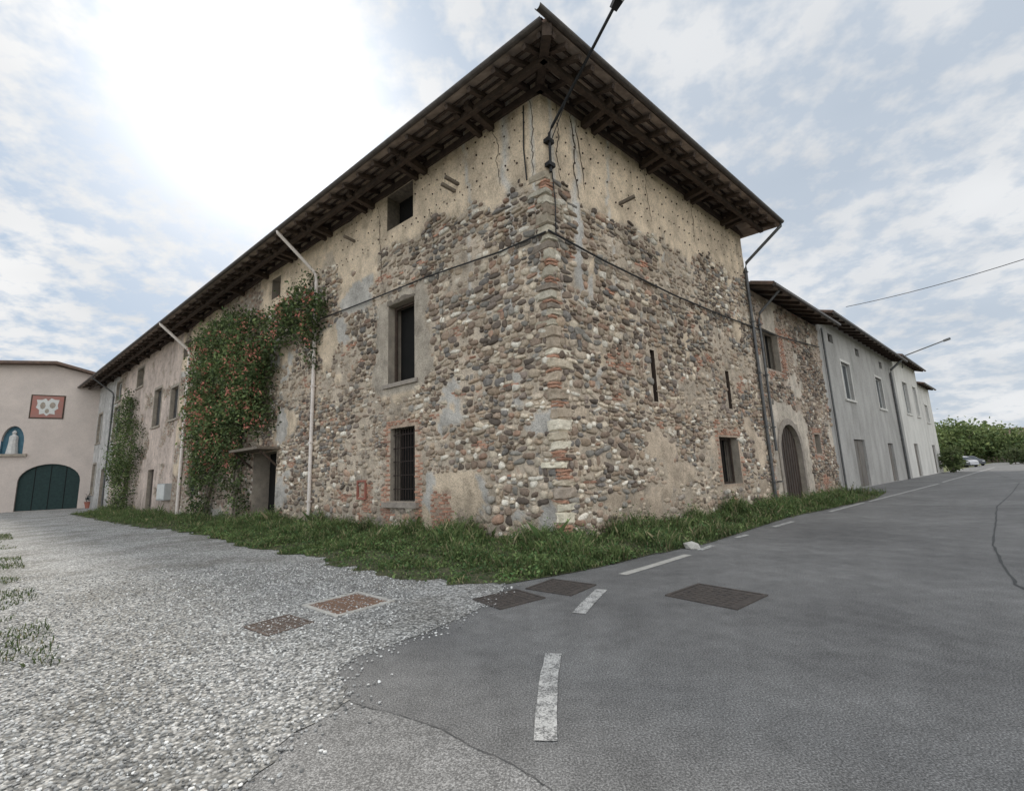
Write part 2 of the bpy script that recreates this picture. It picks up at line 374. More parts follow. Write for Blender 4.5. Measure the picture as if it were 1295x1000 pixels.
def bricks(F,name,s0,s1,z0,z1,zone,ops,parent):
    S,Z=[],[];z=z0;row=0
    while z<z1:
        a=np.arange(s0+(.13 if row%2 else 0),s1,.252)+.12;S.append(a);Z.append(a*0+z+.03);z+=.072;row+=1
    S=np.concatenate(S);Z=np.concatenate(Z);k=(zone(S,Z)==2)&~inrect(S,Z,ops,.10)&(rng.random(len(S))>.12);S,Z=S[k],Z[k];N=len(S)
    if not N:return
    ww=rng.choice([.105,.115,.06],N);o=rng.uniform(.006,.034,N);Z=Z+rng.uniform(-.006,.006,N)
    t=np.array([(-1,-1,0),(1,-1,0),(1,1,0),(-1,1,0),(-.93,-.8,1),(.93,-.8,1),(.93,.8,1),(-.93,.8,1)],float)
    s=S[:,None]+t[None,:,0]*ww[:,None];zz=Z[:,None]+t[None,:,1]*.028;oo=np.where(t[None,:,2]>0,o[:,None],-.02)
    V=F.PA(s.ravel(),zz.ravel(),oo.ravel());f=np.array([[4,5,6,7],[0,1,5,4],[1,2,6,5],[2,3,7,6],[3,0,4,7]])
    c=np.array([.46,.24,.16])*rng.uniform(.6,1.2,(N,1))+rng.uniform(0,.06,(N,1))
    raw_mesh(name,V,(f[None]+np.arange(N)[:,None,None]*8).reshape(-1,4),[mat_brick],parent,col=np.repeat(c,8,0))
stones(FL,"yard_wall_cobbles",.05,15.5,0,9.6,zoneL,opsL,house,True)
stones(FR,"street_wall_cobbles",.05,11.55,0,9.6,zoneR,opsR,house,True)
bricks(FL,"yard_wall_bricks",.3,15,0,9,zoneL,opsL,house)
bricks(FR,"street_wall_bricks",.3,11.5,0,9,zoneR,opsR,house)
# quoins
V=[];Fq=[];Cc=[];z=-.05;i=0
def qblock(z,h,eL,eR,c,p):
    path=[(eL,0,0)]+[(eL*t,0,0) for t in (.66,.33)]+[(0,0,1)]+[(0,eR*t,2) for t in (.33,.66,1)]
    rows=[0,.12,.5,.88,1];base=len(V);tl=random.uniform(-.025,.025)
    for r,t in enumerate(rows):
        for j,(a,bq,_) in enumerate(path):
            edge=(r in (0,4)) or (j in (0,len(path)-1))
            pp=(p*.15 if edge else p)+random.uniform(-.014,.014)
            a_=a+random.uniform(-.05,.05)*(j==0);b_=bq+random.uniform(-.05,.05)*(j==len(path)-1);zq=z+h*t+random.uniform(-.012,.012)+tl*(j-3)/3
            if _==0: q=FL.P(a_,zq,pp)
            elif _==2: q=FR.P(b_,zq,pp)
            else: q=FL.O-(FL.d+FR.d)*(pp*.8)+Vector((0,0,zq))
            V.append(q[:]);Cc.append(c)
    m_=len(path)
    for r in range(4):
        for j in range(m_-1):
            a=base+r*m_+j;Fq.append([a,a+1,a+1+m_,a+m_])
while z<8.75:
    if random.random()<.35 or (z<4 and random.random()<.3):
        for _ in range(random.choice([1,1,2,3])):
            h=.065;c=np.array([.48,.27,.19])*random.uniform(.7,1.2)+.02
            qblock(z,h,random.uniform(.12,.3),random.uniform(.15,.42),c,random.uniform(.015,.05));z+=h+.015
    h=random.uniform(.11,.27);lg=random.uniform(.3,.62);sh=random.uniform(.15,.32)
    if random.random()<.5: lg,sh=sh,lg
    c=random.choice([np.array([.86,.80,.66]),np.array([.80,.73,.60]),np.array([.84,.78,.66]),np.array([.54,.45,.36]),np.array([.46,.39,.33]),np.array([.64,.56,.45])])*random.uniform(.8,1.08)
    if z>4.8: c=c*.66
    qblock(z,h,lg,sh,c,random.uniform(.025,.07));z+=h+.018;i+=1
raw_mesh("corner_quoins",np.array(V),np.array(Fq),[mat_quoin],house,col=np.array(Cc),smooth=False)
mb=MB()
for F,smax,ops in ((FL,9.5,opsL),(FR,11.4,opsR)):
    for zr in (9.0,9.45,9.9,10.3,10.65):
        s=.35+random.random()*.2
        while s<smax:
            zz=zr+random.uniform(-.03,.03)+(.3 if F is FL and zr<9.2 else 0)
            if not inrect(np.array([s]),np.array([zz]),ops,.1)[0] and random.random()<.8:
                r=random.uniform(.016,.03);mb.tube([F.P(s,zz,-.02),F.P(s,zz,.05)],r,mat_wood,5)
            s+=random.uniform(.3,.36)
for F,s,z in ((FL,2.9,9.7),(FL,3.05,9.55),(FR,3.0,9.0),(FL,8.2,9.9)):
    mb.beam(F.P(s,z,-.1),F.P(s+random.uniform(-.1,.2),z+.1,.45),.09,.08,mat_wood2)
mb.obj("putlog_pegs",house)
# cracks in the render, thin raised-edge splits
mb=MB()
def crack(F,s,z0,z1,r,wob,seed):
    rr=random.Random(seed);pts=[];z=z1;x=s
    while z>z0:
        pts.append(F.P(x,z,.036));x+=rr.uniform(-wob,wob);z-=rr.uniform(.06,.16)
    n=len(pts);mb.tube(pts,[max(.003,r*(.4+.6*math.sin(math.pi*(i+.5)/n))*rr.uniform(.5,1.3)) for i in range(n)],mat_crack,4)
crack(FR,.55,8.6,11.2,.014,.05,1);crack(FR,1.05,8.4,11.0,.016,.06,2);crack(FR,1.35,8.7,11.0,.010,.05,3);crack(FR,4.6,9.0,10.9,.008,.05,4);crack(FR,7.4,9.2,10.9,.007,.05,5)
crack(FL,.3,8.6,11.1,.014,.05,6);crack(FL,1.6,8.9,10.9,.010,.06,7);crack(FL,4.2,7.3,9.5,.010,.05,8);crack(FL,6.8,7.4,10.6,.010,.06,9);crack(FL,3.6,4.7,6.6,.010,.06,10)
mb.obj("render_cracks",house)
mb=MB()
reveal(mb,FL,L_uw,.5);reveal(mb,FL,L_lw,.4,mat_plsur);reveal(mb,FL,L_at,.5,mat_wood2);reveal(mb,FL,L_at2,.5)
reveal(mb,FL,L_dr,.7,mat_plsur)
FL.box(mb,4.9,6.3,6.96,7.12,-.3,.02,mat_wood2)
FL.box(mb,4.97,5.05,4.4,6.94,-.32,-.24,mat_wood);FL.box(mb,6.16,6.24,4.4,6.94,-.32,-.24,mat_wood);FL.box(mb,5.05,6.16,6.86,6.94,-.32,-.24,mat_wood)
for k_ in range(9):
    s=5.03+k_*.123;mb.tube([FL.P(s,.86,-.12),FL.P(s,2.99,-.12)],.013,mat_iron,6)
for z in (1.2,1.6,2.0,2.4,2.8): FL.box(mb,4.955,6.095,z-.012,z+.012,-.135,-.105,mat_iron)
FL.box(mb,4.75,6.35,.68,.83,-.02,.14,mat_sill);FL.box(mb,4.75,6.45,4.26,4.385,-.02,.09,mat_sill)
for a in ((7.3,7.36,.9,1.5),(7.74,7.8,.9,1.5),(7.36,7.74,1.44,1.5),(7.36,7.74,.9,.96)): FL.box(mb,*a,0,.06,mat_red)
FL.box(mb,13.4,16.2,2.86,2.96,0,.9,mat_wood2);mb.beam(FL.P(13.6,2.2,.02),FL.P(13.6,2.85,.75),.07,.07,mat_wood);mb.beam(FL.P(16.0,2.2,.02),FL.P(16.0,2.85,.75),.07,.07,mat_wood)
FL.box(mb,13.75,14.75,.03,2.75,-.6,-.54,mat_gate)
for o in (L_s1,L_w1,L_a3,L_a4,L_w2,L_w3,L_w4,L_w5,L_a5,L_w6):
    reveal(mb,FL,o,.3)
    if o not in (L_a3,L_a5): frame(mb,FL,o,.2,mat_whitep if o[0]>40 else mat_wood2)
    if o[0]>26: surround(mb,FL,o,.16,.04,mat_plsur)
for o in (L_d2,L_d3):
    reveal(mb,FL,o,.3);FL.box(mb,o[0]+.05,o[1]-.05,.03,o[3]-.05,-.25,-.2,mat_gate)
reveal(mb,FR,R_s1,.5,mat_wood);reveal(mb,FR,R_s2,.5,mat_wood);reveal(mb,FR,R_lw,.5)
frame(mb,FR,R_lw,.3,mat_wood,.07,False,False)
for k_ in range(4):
    s=7.9+k_*.3;mb.tube([FR.P(s,.92,-.2),FR.P(s,2.43,-.2)],.012,mat_iron,6)
mb.obj("openings",house)
# ---------------------------------------------------------------- main roof
OV=1.45;kk=OV/TH;ZE=10.86;TN=math.tan(math.radians(18));b1=11.85
LB=52.0;br=(b1-kk)/2;rise=(br+kk)*TH*TN
mb=MB()
def slab(pts,m1,m2,t=.10):
    n=len(pts);lo=[Vector(p) for p in pts];hi=[p+Vector((0,0,t)) for p in lo]
    mb.add(lo,[tuple(range(n))],m1);mb.add(hi,[tuple(range(n-1,-1,-1))],m2)
    for i in range(n): j=(i+1)%n;mb.add([lo[i],lo[j],hi[j],hi[i]],[(0,1,2,3)],m2)
slab([AB(-kk,-kk,ZE),AB(LB,-kk,ZE),AB(LB,br,ZE+rise),AB(br,br,ZE+rise)],mat_batt,mat_tile)
slab([AB(-kk,-kk,ZE),AB(br,br,ZE+rise),AB(-kk,b1,ZE)],mat_batt,mat_tile)
slab([AB(-kk,b1,ZE),AB(br,br,ZE+rise),AB(LB,br,ZE+rise),AB(LB,b1,ZE)],mat_batt,mat_tile)
mb.obj("roof",house)
mb=MB()
def roofpt(F,s,o,dz=0): return F.P(s,ZE+(OV-o)*TN+dz,o)
def eave_timber(F,smin,smax,far):
    s=.35
    while s<smax:
        w=.10+random.uniform(-.01,.02);j=random.uniform(-.03,.03)
        mb.beam(roofpt(F,s+j,-.3,-.12),roofpt(F,s,OV-.06,-.12),w,.12,mat_wood);s+=.8 if s<20 else 1.1
    for o in np.arange(.08,OV-.02,.27):
        mb.beam(roofpt(F,-o*.95,o,-.03),roofpt(F,smax,o,-.03),.055,.04,mat_wood)
    mb.beam(roofpt(F,-.75,.8,-.27),roofpt(F,smax,.8,-.27),.13,.15,mat_wood)
    s=1.6
    while s<smax:
        mb.beam(F.P(s,10.8,-.2),F.P(s,10.86,1.02),.17,.2,mat_wood)
        if s<14: mb.beam(F.P(s+.42,10.8,-.2),F.P(s+.42,10.86,1.0),.14,.17,mat_wood)
        s+=2.75
    mb.beam(F.P(-.1,10.98,.03),F.P(smax,10.98,.03),.14,.2,mat_wood)
eave_timber(FL,0,51,True);eave_timber(FR,0,11.75,False)
A=AB(-kk+.04,-kk+.04,ZE-.14);B=AB(.6,.6,ZE+(OV+.6)*TN-.14);mb.beam(A,B,.2,.24,mat_wood)
for t in (.35,.8,1.2):
    q=AB(-t,-t,ZE+(OV-t*TH)*TN-.12)
    mb.beam(q,AB(-t,-kk+.05,ZE-.12),.1,.11,mat_wood);mb.beam(q,AB(-kk+.05,-t,ZE-.12),.1,.11,mat_wood)
mb.obj("eave_timbers",house)
def gutter(F,s0,s1,o,z,r=.085,m=mat_gut,name="gutter",parent=house):
    g=MB();n=7;v=[];f=[]
    for s in (s0,s1):
        for k_ in range(n+1):
            t=math.pi+math.pi*k_/n;v.append(F.P(s,z+r*math.sin(t),o+r*math.cos(t)))
        for k_ in range(n,-1,-1):
            t=math.pi+math.pi*k_/n;v.append(F.P(s,z+(r-.012)*math.sin(t),o+(r-.012)*math.cos(t)))
    N=2*(n+1)
    for k_ in range(N): f.append((k_,(k_+1)%N,N+(k_+1)%N,N+k_))
    f.append(tuple(range(N-1,-1,-1)));f.append(tuple(range(N,2*N)))
    g.add(v,f,m)
    s=s0+.5
    while s<s1: g.beam(F.P(s,z+.02,o-.12),F.P(s,z-.02,o+r),.03,.012,m);s+=1.2
    return g.obj(name,parent,smooth=False)
gutter(FL,-1.15,51.5,OV+.06,ZE+.06);gutter(FR,-1.55,11.95,OV+.06,ZE+.09,name="gutter_street")
mb=MB()
for F,s0,s1 in ((FL,-1.05,30),(FR,-1.05,11.9)):
    s=s0
    while s<s1:
        v=[];f=[]
        for e,(o,dz) in enumerate(((OV+.05,0),(OV-.5,.5*TN))):
            for k_ in range(6):
                t=math.pi*k_/5;v.append(F.P(s+.09*math.cos(t),ZE+.10+dz+.06*math.sin(t),o))
        for k_ in range(5): f.append((k_,k_+1,7+k_,6+k_))
        mb.add(v,f,mat_tile);s+=.2
mb.obj("eave_tiles",house)
mb=MB()
mb.hexa([AB(.02,11.3,0),AB(51,11.3,0),AB(51,11.6,0),AB(.02,11.6,0),AB(.02,11.3,10.9),AB(51,11.3,10.9),AB(51,11.6,10.9),AB(.02,11.6,10.9)],mat_plsur)
mb.hexa([AB(51.4,.02,0),AB(51.6,.02,0),AB(51.6,11.3,0),AB(51.4,11.3,0),AB(51.4,.02,11),AB(51.6,.02,11),AB(51.6,11.3,11),AB(51.4,11.3,11)],mat_plsur)
mb.obj("rear_walls",house)
mb=MB()
def dpipe(F,sg,sw,o0,zg,zt,m,r=.055,zb=.0):
    mb.tube([F.P(sg,zg,o0),F.P(sg,zg-.12,o0-.02),F.P(sw,zt,.16),F.P(sw,zt-.25,.10),F.P(sw,3,.10),F.P(sw,zb,.10)],r,m,10)
    for z in np.arange(.8,zt-.3,2.1): F.box(mb,sw-.08,sw+.08,z,z+.05,-.02,.17,m)
dpipe(FL,11.1,10.75,OV+.06,10.9,9.5,mat_pipe_w,.065);dpipe(FL,25.9,25.4,OV+.06,10.9,9.4,mat_pipe_w,.085)
dpipe(FL,45.0,44.6,OV+.06,10.9,9.6,mat_pipe_g,.06);dpipe(FR,11.8,11.5,OV+.06,10.85,9.6,mat_pipe_g,.06)
mb.obj("downpipes",house,smooth=False)
mb=MB()
mb.tube([FL.P(s,z,.09) for s,z in ((0,7.1),(1.5,7.1),(3,7.22),(4.4,7.32),(7,7.4),(9.2,7.5),(14,7.7),(24,7.9))],.022,mat_cable,6)
mb.tube([AB(-.1,-.1,7.1)]+[FR.P(s,z,.09) for s,z in ((.3,7.08),(2,6.95),(5.5,6.82),(9,6.83),(11.4,6.9),(14.5,7.0),(20,7.4))],.026,mat_cable,6)
mb.tube([FR.P(.2,8.9,.06),FR.P(.25,8,.07),FR.P(.2,7.1,.08)],.015,mat_cable,6)
mb.tube([FL.P(.5,10.8,.05),FL.P(.55,9.6,.06),FL.P(.5,8.7,.06)],.02,mat_cable,6)
mb.obj("wall_cables",house)
# ---------------------------------------------------------------- neighbours
def gable(F,s0,s1,ov,ze,depth,parent,slope=18,sov0=.0,sov1=.0,tim=True,zpitch=1.0):
    g=MB();t=math.tan(math.radians(slope));half=depth/2
    def P(s,o,dz=0): return F.P(s,ze+(ov-o)*t+dz,o)
    a,bq=s0-sov0,s1+sov1
    for dz,mm in ((0,mat_batt),(.1,mat_tile)):
        g.add([P(a,ov,dz),P(bq,ov,dz),P(bq,-half,dz),P(a,-half,dz)],[(0,1,2,3)],mm)
        zz=ze+(ov+half)*t+dz
        g.add([F.P(a,zz,-half),F.P(bq,zz,-half),F.P(bq,ze+dz,-depth-ov),F.P(a,ze+dz,-depth-ov)],[(0,1,2,3)],mm)
    for s in (a,bq):
        g.add([P(s,ov),P(s,ov,.1),P(s,-half,.1),P(s,-half)],[(0,1,2,3)],mat_tile)
    g.add([P(a,ov),P(bq,ov),P(bq,ov,.1),P(a,ov,.1)],[(0,1,2,3)],mat_tile)
    if tim:
        s=s0+.2
        while s<s1: g.beam(P(s,-.2,-.08),P(s,ov-.05,-.08),.1,.12,mat_wood);s+=zpitch
        g.beam(F.P(a,ze-.02,ov+.07),F.P(bq,ze-.02,ov+.07),.12,.1,mat_gut)
    s=a+.1
    while s<bq:
        v=[];f=[]
        for o in (ov+.05,ov-.8):
            for k_ in range(5):
                th=math.pi*k_/4;v.append(F.P(s+.09*math.cos(th),ze+(ov-o)*t+.09+.07*math.sin(th),o))
        for k_ in range(4): f.append((k_,k_+1,6+k_,5+k_))
        g.add(v,f,mat_tile);s+=.21
    g.obj("roof",parent)
def sidewalls(F,s0,s1,z,depth,m,parent):
    g=MB()
    F.box(g,s0+.01,s0+.3,0,z,-depth,-.01,m);F.box(g,s1-.3,s1-.01,0,z,-depth,-.01,m);F.box(g,s0+.3,s1-.3,0,z,-depth,-depth+.3,m)
    for s in (s0+.02,s1-.02): g.add([F.P(s,z,-.01),F.P(s,z,-depth),F.P(s,z+depth/2*.32,-depth/2)],[(0,1,2)],m)
    g.obj("side_walls",parent)
h2=empty("stone_gatehouse")
g_d=(12.9,15.3,.02,3.15);g_w=(12.5,14.3,5.4,7.1);g_s=(17.4,18.2,1.9,2.8);ops2=[g_d,g_w,g_s]
def zone2(s,z):
    w=fbm(s*1.3,z*1.3,6)-.5;q=np.ones(np.shape(s),int)
    q[(s>12.2+w)&(s<16.5+w)&(z<3.9+w)]=0
    q[(s>12.2)&(s<14.8+w)&(z>5.1+w)&(z<7.4)]=2
    q[(s>17.1)&(s<18.5)&(z>1.6)&(z<3.1)]=2
    q[fbm(s*.8,z*.8,18)>.68]=0;q[(q==1)&(fbm(s,z*1.4,34)>.72)]=2
    return q
def c2(s,z):
    q=zone2(s,z);n=fbm(s*.9,z*.9,44)[...,None];r=np.ones(s.shape+(4,))
    r[...,:3]=np.where((q==0)[...,None],np.array([.56,.49,.41])*(.8+.4*n),np.array([.40,.32,.26])*(.8+.4*n));return r
wall_grid(FR,"street_wall",h2,11.6,20.3,-.1,8.6,ops2,.16,c2)
stones(FR,"wall_cobbles",11.65,20.25,0,8.5,zone2,ops2,h2,dark=.8);bricks(FR,"wall_bricks",11.7,20.2,0,8.5,zone2,ops2,h2)
mb=MB();reveal(mb,FR,g_d,.5);reveal(mb,FR,g_w,.4);reveal(mb,FR,g_s,.4)
def arch(mb,F,s0,s1,zs,zt,o,m,n=10):
    c=(s0+s1)/2;r=(s1-s0)/2;rz=zt-zs-.03
    pts=[(c-r*math.cos(math.pi*k_/n),zs+rz*math.sin(math.pi*k_/n)) for k_ in range(n+1)]
    for k_ in range(n):
        a,bq=pts[k_],pts[k_+1]
        mb.add([F.P(a[0],a[1],o),F.P(bq[0],bq[1],o),F.P(bq[0],zt+.02,o),F.P(a[0],zt+.02,o)],[(0,1,2,3)],m)
        mb.add([F.P(a[0],a[1],o),F.P(bq[0],bq[1],o),F.P(bq[0],bq[1],o-.4),F.P(a[0],a[1],o-.4)],[(0,1,2,3)],m)
    return pts
pts=arch(mb,FR,g_d[0],g_d[1],1.95,3.15,.004,mat_plsur)
for k_ in range(len(pts)-1):
    a,bq=pts[k_],pts[k_+1];c=((g_d[0]+g_d[1])/2,1.95)
    e=lambda p,sc:(c[0]+(p[0]-c[0])*sc,c[1]+(p[1]-c[1])*sc)
    a2,b2_=e(a,1.22),e(bq,1.22)
    mb.hexa([FR.P(*a,0),FR.P(*bq,0),FR.P(*b2_,0),FR.P(*a2,0),FR.P(*a,.05),FR.P(*bq,.05),FR.P(*b2_,.05),FR.P(*a2,.05)],mat_sill)
FR.box(mb,g_d[0]-.26,g_d[0],0,1.95,0,.05,mat_sill);FR.box(mb,g_d[1],g_d[1]+.26,0,1.95,0,.05,mat_sill)
FR.box(mb,g_d[0],g_d[1],.02,3.1,-.22,-.16,mat_gate)
for k_ in range(9): FR.box(mb,g_d[0]+.05+k_*.27,g_d[0]+.09+k_*.27,.03,3.1,-.16,-.14,mat_wood)
frame(mb,FR,g_w,.25,mat_wood2,.07,True,False)
dpipe(FR,12.4,12.2,.95,8.5,7.6,mat_pipe_g,.05,2)
mb.obj("openings",h2)
gable(FR,11.65,20.5,.95,8.45,9,h2,20);sidewalls(FR,11.65,20.3,8.6,9,mat_plsur,h2)
def plain_house(name,F,s0,s1,ze,ops,m,ov,kinds,parent=None,depth=9,surm=None):
    h=empty(name)
    wall_grid(F,"front_wall",h,s0,s1,-.1,ze+.25,ops,.5,lambda s,z:np.ones(s.shape+(4,)),None,m)
    mb=MB()
    for o,kd in zip(ops,kinds):
        reveal(mb,F,o,.25,m)
        if kd=='w': frame(mb,F,o,.2,mat_whitep,.07);surround(mb,F,o,.14,.03,surm or mat_plwhite)
        elif kd=='v': frame(mb,F,o,.2,mat_wood,.05,False,False)
        else: F.box(mb,o[0]+.04,o[1]-.04,.03,o[3]-.04,-.18,-.12,mat_shut);F.box(mb,(o[0]+o[1])/2-.02,(o[0]+o[1])/2+.02,.04,o[3]-.06,-.12,-.105,mat_wood2)
    mb.obj("openings",h);gable(F,s0,s1,ov,ze,depth,h,18,.1,.1,True,1.1);sidewalls(F,s0,s1,ze+.2,depth,m,h)
    return h
b3=plain_house("grey_plaster_house",FR,20.3,39.6,9.1,[(24,25.9,5.0,7.2),(32.3,34.2,5.0,7.2),(24.2,26.6,.02,2.7),(32.8,34.4,.02,2.6),(22.3,23.2,8.1,8.6),(28,28.9,8.1,8.6),(34.5,35.4,8.1,8.6)],mat_plgrey,.85,"wwddvvv")
b4=plain_house("white_plaster_house",FR,39.6,50,9.6,[(42.2,44.2,5.2,7.9),(46.9,48.4,5.2,7.9),(42.6,44.4,.02,2.7)],mat_plwhite,.7,"wwd")
mb=MB();dpipe(FR,38,37.6,.85,9.1,8.3,mat_pipe_g,.08);mb.tube([FR.P(20.9,8.6,.1),FR.P(20.9,4.5,.1),FR.P(20.9,0,.1)],.05,mat_pipe_g,8);mb.obj("downpipes",b3)
b5=plain_house("white_end_house",FR,50.1,56.5,8.4,[(52,53.6,4.9,6.6),(52,53.8,.02,2.7)],mat_plwhite,.5,"wd")
# pink house across the yard
FP=Fac((-38.9,41.75),(-.85,-.53));ph=empty("pink_house")
sA,zA=FP.pix(75,462);z0_=FP.pix(0,470);z1_=FP.pix(113,477)
gs=[FP.pix(102,600)[0],FP.pix(23,600)[0]];gz=FP.pix(60,586)[1]
nk=[FP.pix(30,560)[0],FP.pix(1,560)[0]];nz=[FP.pix(15,574)[1],FP.pix(15,538)[1]]
pq=[FP.pix(80,515)[0],FP.pix(40,515)[0]];pz=[FP.pix(60,528)[1],FP.pix(60,501)[1]]
opsP=[(gs[0],gs[1],.02,gz),(nk[0],nk[1],nz[0],nz[1])]
ztop=min(z0_[1],z1_[1])-.1
wall_grid(FP,"front_wall",ph,-1,16,-.1,ztop,opsP,.6,lambda s,z:np.ones(s.shape+(4,)),None,mat_plpink)
mb=MB()
prof=[(-1,ztop),(sA,zA),(16,ztop)]
mb.add([FP.P(-1,ztop,0),FP.P(16,ztop,0),FP.P(sA+.4,zA,0)],[(0,1,2)],mat_plpink)
for (a,bq) in ((prof[0],prof[1]),(prof[1],prof[2])):
    mb.hexa([FP.P(*a,.8),FP.P(*bq,.8),FP.P(*bq,-9),FP.P(*a,-9),FP.P(a[0],a[1]+.22,.8),FP.P(bq[0],bq[1]+.22,.8),FP.P(bq[0],bq[1]+.22,-9),FP.P(a[0],a[1]+.22,-9)],mat_tile)
FP.box(mb,-1,16,0,ztop,-9,-8.8,mat_plpink)
reveal(mb,FP,opsP[0],.35,mat_plpink);reveal(mb,FP,opsP[1],.5,mat_blue,mat_blue)
arch(mb,FP,gs[0],gs[1],gz*.62,gz,.004,mat_plpink,14);arch(mb,FP,nk[0],nk[1],nz[0]+(nz[1]-nz[0])*.45,nz[1],.004,mat_plpink,10)
FP.box(mb,gs[0],gs[1],.03,gz,-.3,-.22,mat_green)
for k_ in range(1,4): s=gs[0]+(gs[1]-gs[0])*k_/4;FP.box(mb,s-.02,s+.02,.04,gz-.2,-.22,-.2,mat_dark)
cs=(nk[0]+nk[1])/2;zz=nz[0]
mb.tube([FP.P(cs,zz,-.2),FP.P(cs,zz+.9,-.2),FP.P(cs,zz+1.5,-.2),FP.P(cs,zz+1.7,-.2),FP.P(cs,zz+1.85,-.2),FP.P(cs,zz+2.05,-.2)],[.4,.3,.28,.1,.17,.04],mat_statue,10)
FP.box(mb,nk[0]-.3,nk[1]+.3,nz[0]-.2,nz[0]-.003,-.02,.25,mat_plsur)
mb.obj("details",ph)
mb=MB();FP.box(mb,pq[0]-.1,pq[1]+.1,pz[0]-.1,pz[1]+.1,0,.04,mat_wood);FP.box(mb,pq[0],pq[1],pz[0],pz[1],.04,.06,mat_panel)
w_=(pq[1]-pq[0])/2;h_=(pz[1]-pz[0])/2;cx_=(pq[0]+pq[1])/2;cz_=(pz[0]+pz[1])/2
sh=[(0,-.95),(.25,-.7),(.6,-.8),(.62,-.35),(.9,-.1),(.8,.3),(.9,.7),(.5,.7),(.2,.85),(0,.6),(-.25,.9),(-.55,.75),(-.9,.75),(-.8,.2),(-.88,-.15),(-.6,-.4),(-.65,-.8),(-.25,-.7)]
vv=[FP.P(cx_,cz_,.066)]+[FP.P(cx_+a*w_*.8,cz_+bq*h_*.9,.066) for a,bq in sh];mb.add(vv,[(0,i+1,(i+1)%18+1) for i in range(18)],mat_whitep)
for (ax,az,rx,rz) in ((-.32,.15,.2,.3),(.3,.1,.18,.34),(0,-.4,.14,.22)):
    vv=[FP.P(cx_+ax*w_,cz_+az*h_,.072)]+[FP.P(cx_+(ax+math.cos(t)*rx)*w_,cz_+(az+math.sin(t)*rz)*h_,.072) for t in [k*math.pi/4 for k in range(8)]];mb.add(vv,[(0,i+1,(i+1)%8+1) for i in range(8)],mat_plsur)
mb.obj("painted_wall_panel")
mb=MB();FL.box(mb,27.0,28.5,.8,1.75,0,.35,mat_box);FL.box(mb,27.05,27.73,.86,1.69,.35,.37,mat_whitep);FL.box(mb,27.77,28.45,.86,1.69,.35,.37,mat_whitep);mb.obj("meter_cabinet",None,bevel=.01)
mb=MB();a0=FP.P(gs[0]-.9,0,.6);mb.tube([a0,a0+Vector((0,0,.5)),a0+Vector((0,0,.56))],[.22,.34,.38],mat_red,12)
for k_ in range(60):
    d=Vector((random.gauss(0,.25),random.gauss(0,.25),.6+abs(random.gauss(0,.3))));e=Vector((random.gauss(0,.1),random.gauss(0,.1),.12))
    mb.add([a0+d,a0+d+e.cross(Vector((.5,.3,.8)))*.8,a0+d+e*1.3],[(0,1,2)],mat_green)
mb.obj("potted_plant")
# ---------------------------------------------------------------- ground surfaces
def sheet(name,pts,z,mat):
    bm=bmesh.new();vs=[bm.verts.new((p[0],p[1],z)) for p in pts];f=bm.faces.new(vs)
    bmesh.ops.triangulate(bm,faces=bm.faces[:]);bm.normal_update()
    for f in bm.faces:
        if f.normal.z<0:f.normal_flip()
    me=bpy.data.meshes.new(name);bm.to_mesh(me);bm.free();me.materials.append(mat)
    o=bpy.data.objects.new(name,me);COL.objects.link(o);return o
mat_field=M("field_grass",(.10,.13,.05),(.17,.16,.085),.15,.95,.5,3,.05)
mat_soil=M("weedy_soil",(.04,.055,.022),(.12,.11,.07),4.5,.95,.6,25,.03)
def asphalt(name,ca,cb):
    m,nt,b=newmat(name)
    nA=noise(nt,.35,5,.7);nB=noise(nt,85,2,.8);nC=noise(nt,3,5,.78)
    c=ramp(nt,nA,[(.34,ca),(.66,cb)])
    c=mixc(nt,1.0,c,ramp(nt,nB,[(.34,.42),(.5,.92),(.66,1.9)]),'MULTIPLY')
    c=mixc(nt,.7,c,ramp(nt,nC,[(.32,.68),(.68,1.25)]),'MULTIPLY')
    nt.links.new(c,b.inputs["Base Color"]);b.inputs["Roughness"].default_value=.85;b.inputs["Specular IOR Level"].default_value=.3
    bump(nt,b,nB,.45,.006);return m
mat_asph=asphalt("asphalt",(.125,.123,.122),(.205,.202,.198));mat_patch=asphalt("asphalt_patch_mat",(.165,.162,.158),(.245,.24,.235))
m,nt,b=newmat("gravel");mat_grav=m
vo=node(nt,"ShaderNodeTexVoronoi");vo.inputs["Scale"].default_value=40;tc=node(nt,"ShaderNodeTexCoord");nt.links.new(tc.outputs["Object"],vo.inputs["Vector"])
sep=node(nt,"ShaderNodeSeparateColor");nt.links.new(vo.outputs["Color"],sep.inputs[0])
c=ramp(nt,sep.outputs[0],[(0,(.19,.19,.185)),(.5,(.39,.385,.37)),(1,(.75,.74,.72))])
c=mixc(nt,1.0,c,ramp(nt,vo.outputs["Distance"],[(.2,1.05),(.9,.35)]),'MULTIPLY')
c=mixc(nt,.9,c,ramp(nt,noise(nt,.6,5,.7),[(.36,(.6,.58,.54)),(.58,(1.1,1.1,1.1))]),'MULTIPLY')
nt.links.new(c,b.inputs["Base Color"]);b.inputs["Roughness"].default_value=.9
bump(nt,b,mathn(nt,'SUBTRACT',1.0,vo.outputs["Distance"]),.8,.02)
sheet("ground",[(-2500,-2500),(2500,-2500),(2500,2500),(-2500,2500)],-.012,mat_field)
bd=[(-.2,6.6),(-.35,5.9),(-.6,5.3),(-1.0,4.75),(-1.4,4.3),(-1.5,4.0),(-1.3,3.7),(-1.2,3.5),(-1.3,3.25),(-1.4,3.1),(-1.42,2.6),(-1.8,1.5),(-2.5,0),(-4,-4),(-5,-12)]
fine=[]
